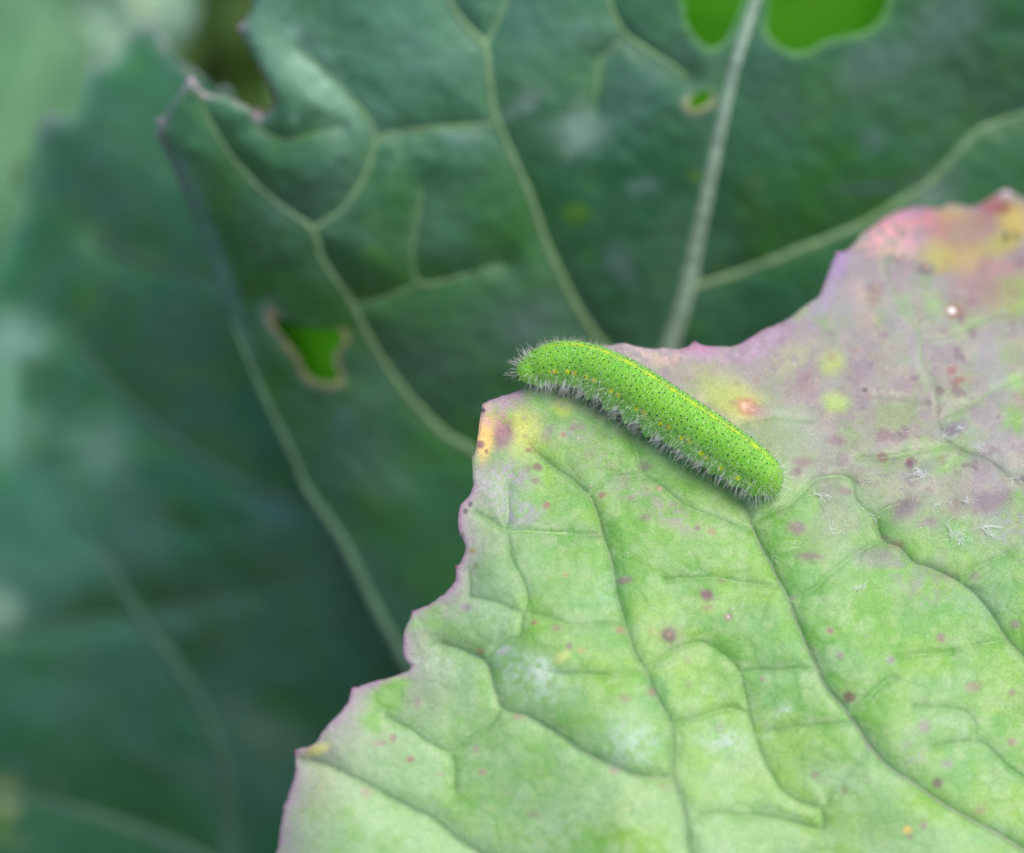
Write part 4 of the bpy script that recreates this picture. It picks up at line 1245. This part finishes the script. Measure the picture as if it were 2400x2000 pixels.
def build_caterpillar():
    ax = resample(AXIS, 1.6)
    n = len(ax)
    d = ray(ax[:, 0], ax[:, 1])
    rm = np.maximum(ax[:, 2], 1) * 1.045 * 0.2075 / FPX
    from_h = 0.0009 + 0.80 * np.maximum(rm, 0.0013)
    pc = front_solve(ax[:, 0], ax[:, 1], from_h)
    P = to_world(pc)
    for _ in range(3):
        P[1:-1] = 0.25 * P[:-2] + 0.5 * P[1:-1] + 0.25 * P[2:]
    T = np.gradient(P, axis=0)
    T /= np.linalg.norm(T, axis=1)[:, None]
    Tp = np.vstack([np.repeat(T[6:7], 24, 0), T[6:-6], np.repeat(T[-7:-6], 24, 0)])
    cs = np.vstack([np.zeros((1, 3)), np.cumsum(Tp, 0)])
    T = (cs[37:] - cs[:-37])[:n] if len(cs) - 37 >= n else T
    T /= np.linalg.norm(T, axis=1)[:, None]
    nw = F_N[0] * CX + F_N[1] * CY - F_N[2] * FWD
    roll = math.radians(-22)
    side0 = np.cross(T, np.tile(nw, (n, 1)))
    side0 /= np.linalg.norm(side0, axis=1)[:, None]
    D0 = np.cross(side0, T)
    D = D0 * math.cos(roll) + side0 * math.sin(roll)
    S = np.cross(T, D)                                    # right-hand side of the animal axis
    m = 200
    th = np.linspace(-np.pi, np.pi, m, endpoint=False)    # 0 = back, +-pi = belly
    s = np.linspace(0, 1, n)
    segf = 12.2
    ph = s * segf
    fr = ph - np.floor(ph)
    body = smooth(0.11, 0.20, s) * smooth(1.0, 0.90, s)
    R = rm[:, None] * np.ones(m)
    crease = np.exp(-((fr - 0.0) / 0.07) ** 2) + np.exp(-((fr - 1.0) / 0.07) ** 2)
    R = R * (1 - 0.020 * (crease * body)[:, None] * (0.4 + 0.6 * smooth(0.3, 1.4, np.abs(th)))[None])
    R = R * (1 + 0.006 * (np.sin(ph * 2 * np.pi * 6) * body)[:, None])
    # side folds and fleshy prolegs below
    lobe = np.exp(-((np.abs(th) - 1.95) / 0.33) ** 2)[None] * (np.sin(fr * np.pi) ** 1.3 * body)[:, None]
    R = R * (1 + 0.085 * lobe)
    gro = np.exp(-((np.abs(th) - 1.52) / 0.12) ** 2)[None] * body[:, None]
    R = R * (1 - 0.022 * gro)
    belly = smooth(2.2, 2.9, np.abs(th))[None]
    R = R * (1 - 0.20 * belly)
    seg = np.floor(ph).astype(int)
    pro = np.isin(seg, (3, 4, 5, 6)).astype(float) * np.exp(-((fr - 0.5) / 0.24) ** 2)
    pro = np.maximum(pro, np.exp(-((s - 0.055) / 0.022) ** 2) * 1.0)          # clasping rear pair
    pro = np.maximum(pro, np.isin(seg, (9, 10, 11)) * 0.6 * np.exp(-((fr - 0.5) / 0.16) ** 2))
    R = R * (1 + 0.26 * pro[:, None] * np.exp(-((np.abs(th) - 2.42) / 0.22) ** 2)[None])
    # neck behind the head
    R = R * (1 - 0.035 * np.exp(-((s - 0.915) / 0.012) ** 2))[:, None]
    ii, jj = np.meshgrid(np.arange(n), np.arange(m), indexing='ij')
    wrap = jj * 0.9
    R = R * (1 + 0.010 * (fbm(ii, wrap, 14, 3, 121) - 0.5))
    V = P[:, None] + R[..., None] * (np.cos(th)[None, :, None] * D[:, None] + np.sin(th)[None, :, None] * S[:, None])
    # normals
    du = np.gradient(V, axis=0)
    dv = np.roll(V, -1, 1) - np.roll(V, 1, 1)
    NR = np.cross(dv, du)
    NR /= np.linalg.norm(NR, axis=2)[..., None] + 1e-15
    if np.mean(np.einsum('ijk,ijk->ij', NR, V - P[:, None])) < 0:
        NR = -NR
    # pigment
    f2 = fbm(ii, wrap, 26, 3, 122)
    c = np.tile(lin((122, 194, 44)), (n, m, 1))
    c = mix(c, (104, 186, 50), smooth(0.4, 0.7, f2) * 0.6)
    lowside = smooth(1.0, 1.9, np.abs(th))[None] * np.ones((n, 1))
    c = mix(c, (146, 202, 104), lowside * 0.85)
    c = mix(c, (150, 206, 90), (np.clip(crease, 0, 1) * body)[:, None] * 0.35 * np.ones((1, m)))
    g = noise(ii / 1.7, jj / 1.7, 124)
    c = mix(c, (176, 222, 116), smooth(0.62, 0.85, g) * 0.45)
    c = mix(c, (92, 172, 34), smooth(0.35, 0.12, g) * 0.35)
    wid = 0.075 + 0.02 * np.sin(ph * 2 * np.pi) + 0.012 * np.sin(ph * 11)
    stripe = np.exp(-(th[None] / wid[:, None]) ** 2) * (0.7 + 0.3 * np.cos((fr - 0.5) * 2 * np.pi))[:, None] * smooth(0.05, 0.2, s)[:, None] * smooth(0.93, 0.9, s)[:, None]
    c = mix(c, (216, 226, 20), np.clip(stripe * 1.0 * (0.55 + 0.6 * f2), 0, 0.8))
    hd = smooth(0.91, 0.94, s)[:, None] * np.ones((1, m))
    c = mix(c, (140, 204, 60), hd * 0.7)
    vx, vy, vz = to_pixel(V.reshape(-1, 3))
    facing = np.einsum('ij,ij->i', NR.reshape(-1, 3), CAM - V.reshape(-1, 3)) > 0

    def at_pixel(x, y):
        dd = np.where(facing, (vx - x) ** 2 + (vy - y) ** 2, 1e9)
        k = int(np.argmin(dd))
        return k

    z = lambda a, b: (1150 + a / 2.8, 740 + b / 2.8)
    yellow = [(505, 370), (628, 405), (790, 495), (958, 610), (1115, 712), (1252, 803), (1383, 905), (1508, 1002), (1622, 1065), (385, 368), (1700, 1105)]
    spir = [(415, 365), (540, 378), (675, 422), (828, 522), (1003, 635), (1158, 728), (1297, 823), (1408, 930)]
    Vf = V.reshape(-1, 3)
    cf = c.reshape(-1, 3)
    for k, (a, b) in enumerate(yellow):
        i0 = at_pixel(*z(a, b))
        dist = np.linalg.norm(Vf - Vf[i0], axis=1)
        cf = mix(cf, (226, 238, 10), np.exp(-(dist / (0.00022 if k < 9 else 0.00011)) ** 4) * 0.95)
    for a, b in spir:
        i0 = at_pixel(*z(a + 6, b + 3))
        dist = np.linalg.norm(Vf - Vf[i0], axis=1)
        cf = mix(cf, (216, 226, 40), np.exp(-(dist / 0.00025) ** 4) * 0.85)
    i = np.arange(n - 1)[:, None] * m
    j = np.arange(m)[None]
    k2 = (j + 1) % m
    f = np.stack([i + j, i + k2, i + m + k2, i + m + j], -1).reshape(-1, 4)
    # close both ends with a fan of thin quads
    ends = []
    verts = Vf
    for row, tip in ((0, P[0] - T[0] * rm[0] * 0.5), (n - 1, P[-1] + T[-1] * rm[-1] * 0.5)):
        q = len(verts)
        verts = np.vstack([verts, tip[None]])
        cf = np.vstack([cf, cf[row * m][None]])
        for jx in range(0, m, 2):
            ends.append([row * m + jx, row * m + (jx + 1) % m, row * m + (jx + 2) % m, q])
    f = np.vstack([f, np.array(ends)])
    if np.einsum('i,i->', np.cross(verts[f[5000, 1]] - verts[f[5000, 0]], verts[f[5000, 2]] - verts[f[5000, 0]]), verts[f[5000, 0]] - P[5000 // m]) < 0:
        f = f[:, ::-1]
    skin, N_, L_, Pn = new_mat('caterpillar_skin')
    at = N_.new('ShaderNodeAttribute')
    at.attribute_name = 'Pigment'
    tc = N_.new('ShaderNodeTexCoord')
    vo = N_.new('ShaderNodeTexVoronoi')
    vo.inputs['Scale'].default_value = 9000
    L_.new(tc.outputs['Object'], vo.inputs['Vector'])
    vr = N_.new('ShaderNodeMapRange')
    vr.inputs['From Max'].default_value = 0.6
    vr.inputs['To Min'].default_value = 1.28
    vr.inputs['To Max'].default_value = 0.82
    L_.new(vo.outputs['Distance'], vr.inputs['Value'])
    sc = N_.new('ShaderNodeVectorMath')
    sc.operation = 'SCALE'
    L_.new(at.outputs['Color'], sc.inputs[0])
    L_.new(vr.outputs[0], sc.inputs['Scale'])
    L_.new(sc.outputs[0], Pn.inputs['Base Color'])
    bp = N_.new('ShaderNodeBump')
    bp.inputs['Distance'].default_value = 0.00003
    bp.inputs['Strength'].default_value = 0.6
    bp.invert = True
    L_.new(vo.outputs['Distance'], bp.inputs['Height'])
    L_.new(bp.outputs[0], Pn.inputs['Normal'])
    Pn.inputs['Roughness'].default_value = 0.55
    Pn.inputs['Specular IOR Level'].default_value = 0.3
    Pn.inputs['Sheen Weight'].default_value = 0.15
    Pn.inputs['Subsurface Weight'].default_value = 0.2
    Pn.inputs['Subsurface Radius'].default_value = (0.8, 1.0, 0.4)
    Pn.inputs['Subsurface Scale'].default_value = 0.0004
    o = P[n // 2] - nw * rm[n // 2]
    root = empty('caterpillar', o, 'plump bright green hairy caterpillar with a yellow back line, resting on the pale leaf edge', 'caterpillar')
    body_ob = mesh_object('body', verts, f, skin, root, cf, o)

    # spiracles: oval rims with a pale centre
    for a, b in spir:
        k = at_pixel(*z(a, b))
        c0, nn = Vf[k], NR.reshape(-1, 3)[k]
        ta = T[k // m]
        tb = np.cross(nn, ta)
        q = np.linspace(0, 2 * np.pi, 17)
        ringp = c0 + nn * 0.00001 + 0.000085 * np.cos(q)[:, None] * ta + 0.00012 * np.sin(q)[:, None] * tb
        vv, ff = tube(ringp, 0.000018, 6, cap=False)
        rim = mesh_object('spiracle', vv, ff, MAT['spiracle'], root, origin=o)
        vv, ff = beads(c0[None], nn[None], 0.00008, 0.25)
        mesh_object('spiracle_centre', vv, ff, MAT['spiracle_in'], rim, origin=o)

    # hair bases, warts and hairs
    def sample(cnt, weight):
        W = weight / weight.sum()
        idx = rng.choice(n * m, cnt, replace=False, p=W.ravel())
        return idx

    area = R / R.max()
    ab = np.abs(th)[None] * np.ones((n, 1))
    ss = s[:, None] * np.ones((1, m))

    def spaced(cnt, weight, gap):
        idx = sample(min(cnt * 4, int((weight > 0).sum() * 0.9)), weight)
        cell, out = {}, []
        pts = Vf[idx]
        key = np.floor(pts / gap).astype(int)
        for q in range(len(idx)):
            kx, ky, kz = key[q]
            good = True
            for dx in (-1, 0, 1):
                for dy in (-1, 0, 1):
                    for dz in (-1, 0, 1):
                        for e in cell.get((kx + dx, ky + dy, kz + dz), ()):
                            if ((pts[e] - pts[q]) ** 2).sum() < gap * gap:
                                good = False
                                break
                        if not good:
                            break
                    if not good:
                        break
                if not good:
                    break
            if good:
                cell.setdefault((kx, ky, kz), []).append(q)
                out.append(idx[q])
                if len(out) >= cnt:
                    break
        return np.array(out)

    NRf = NR.reshape(-1, 3)
    small = spaced(3600, area * smooth(1.95, 1.5, ab) * (ss > 0.03), 0.00016)
    big = spaced(560, area * smooth(1.75, 1.3, ab) * (ss > 0.03) * (ss < 0.93), 0.00046)
    for idx, r0, r1 in ((small, 0.000024, 0.000042), (big, 0.000056, 0.000082)):
        vv, ff = beads(Vf[idx], NRf[idx], rng.uniform(r0, r1, len(idx)), 0.9)
        b = mesh_object('hair_base', vv, ff, MAT['dot_black'], root, origin=o)
        b['kind'] = 'stuff'
    # white warts: four rows, one or two to a segment
    wi = []
    for sg in range(1, 12):
        for off, ang in ((0.3, 0.42), (0.3, -0.42), (0.65, 0.75), (0.65, -0.75), (0.2, 1.15), (0.2, -1.15), (0.75, 0.28), (0.75, -0.28), (0.5, 1.62), (0.5, -1.62), (0.85, 1.0), (0.85, -1.0)):
            row = int(np.clip((sg + off + rng.normal(0, .04)) / segf * n, 0, n - 1))
            cj = int((ang + rng.normal(0, .04) + np.pi) / (2 * np.pi) * m) % m
            wi.append(row * m + cj)
    wi = np.array(wi)
    vv, ff = beads(Vf[wi], NRf[wi], rng.uniform(0.00005, 0.000075, len(wi)), 1.0)
    b = mesh_object('wart', vv, ff, MAT['dot_white'], root, origin=o)
    b['kind'] = 'stuff'

    def hairs(idx, length, droop, lean, rad, name, mat):
        K = 6
        N0 = len(idx)
        p0, nn = Vf[idx], NRf[idx]
        tt = T[idx // m]
        ln = np.asarray(length)
        t = np.linspace(0, 1, K)[None, :, None]
        dirv = nn + rng.normal(0, 0.16, (N0, 3)) + tt * (lean * rng.normal(0, 1, (N0, 1)))
        dirv /= np.linalg.norm(dirv, axis=1)[:, None]
        bend = rng.normal(0, 0.07, (N0, 3)) + np.array([0, 0, -1.0]) * droop
        path = p0[:, None] + ln[:, None, None] * (dirv[:, None] * t + bend[:, None] * t ** 2)
        rr = np.linspace(1, 0.35, K)[None] * (rad * rng.uniform(0.7, 1.25, (N0, 1)))
        vv, ff = strands(path, rr)
        h = mesh_object(name, vv, ff, mat, root, origin=o, smooth_shade=False)
        h['kind'] = 'stuff'

    back = sample(2600, area * smooth(1.6, 1.2, ab) * (ss > 0.02))
    hairs(back, rng.uniform(0.00015, 0.0007, len(back)), 0.0, 0.1, 0.000008, 'back_hair', MAT['hair_grey'])
    endw = area * (np.exp(-(ss / 0.05) ** 2) + np.exp(-((1 - ss) / 0.06) ** 2)) * smooth(2.9, 2.3, ab)
    e = sample(250, endw)
    hairs(e, rng.uniform(0.0004, 0.0012, len(e)), 0.0, 0.2, 0.000011, 'end_hair', MAT['hair_white'])
    tuft = 0.45 + 1.3 * (np.clip(crease, 0, 1)[:, None])
    fr_w = area * np.exp(-((ab - 1.98) / 0.30) ** 2) * tuft * (ss > 0.02)
    e = sample(1300, fr_w)
    hairs(e, rng.uniform(0.0004, 0.0013, len(e)), 0.05, 0.14, 0.000009, 'fringe_hair', MAT['hair_white'])
    e = sample(240, area * np.exp(-((ab - 1.5) / 0.22) ** 2))
    hairs(e, rng.uniform(0.0004, 0.0011, len(e)), 0.1, 0.15, 0.000010, 'side_hair', MAT['hair_white'])
    # simple eyes low on the head
    for x, y, r in ((1794, 1164, 0.00007), (1789, 1166, 0.00005), (1799, 1166, 0.00005), (1786, 1161, 0.00004)):
        k = at_pixel(x, y)
        vv, ff = beads(Vf[k][None], NRf[k][None], r, 0.7)
        mesh_object('eye', vv, ff, MAT['eye'], root, origin=o)
    return root


build_caterpillar()
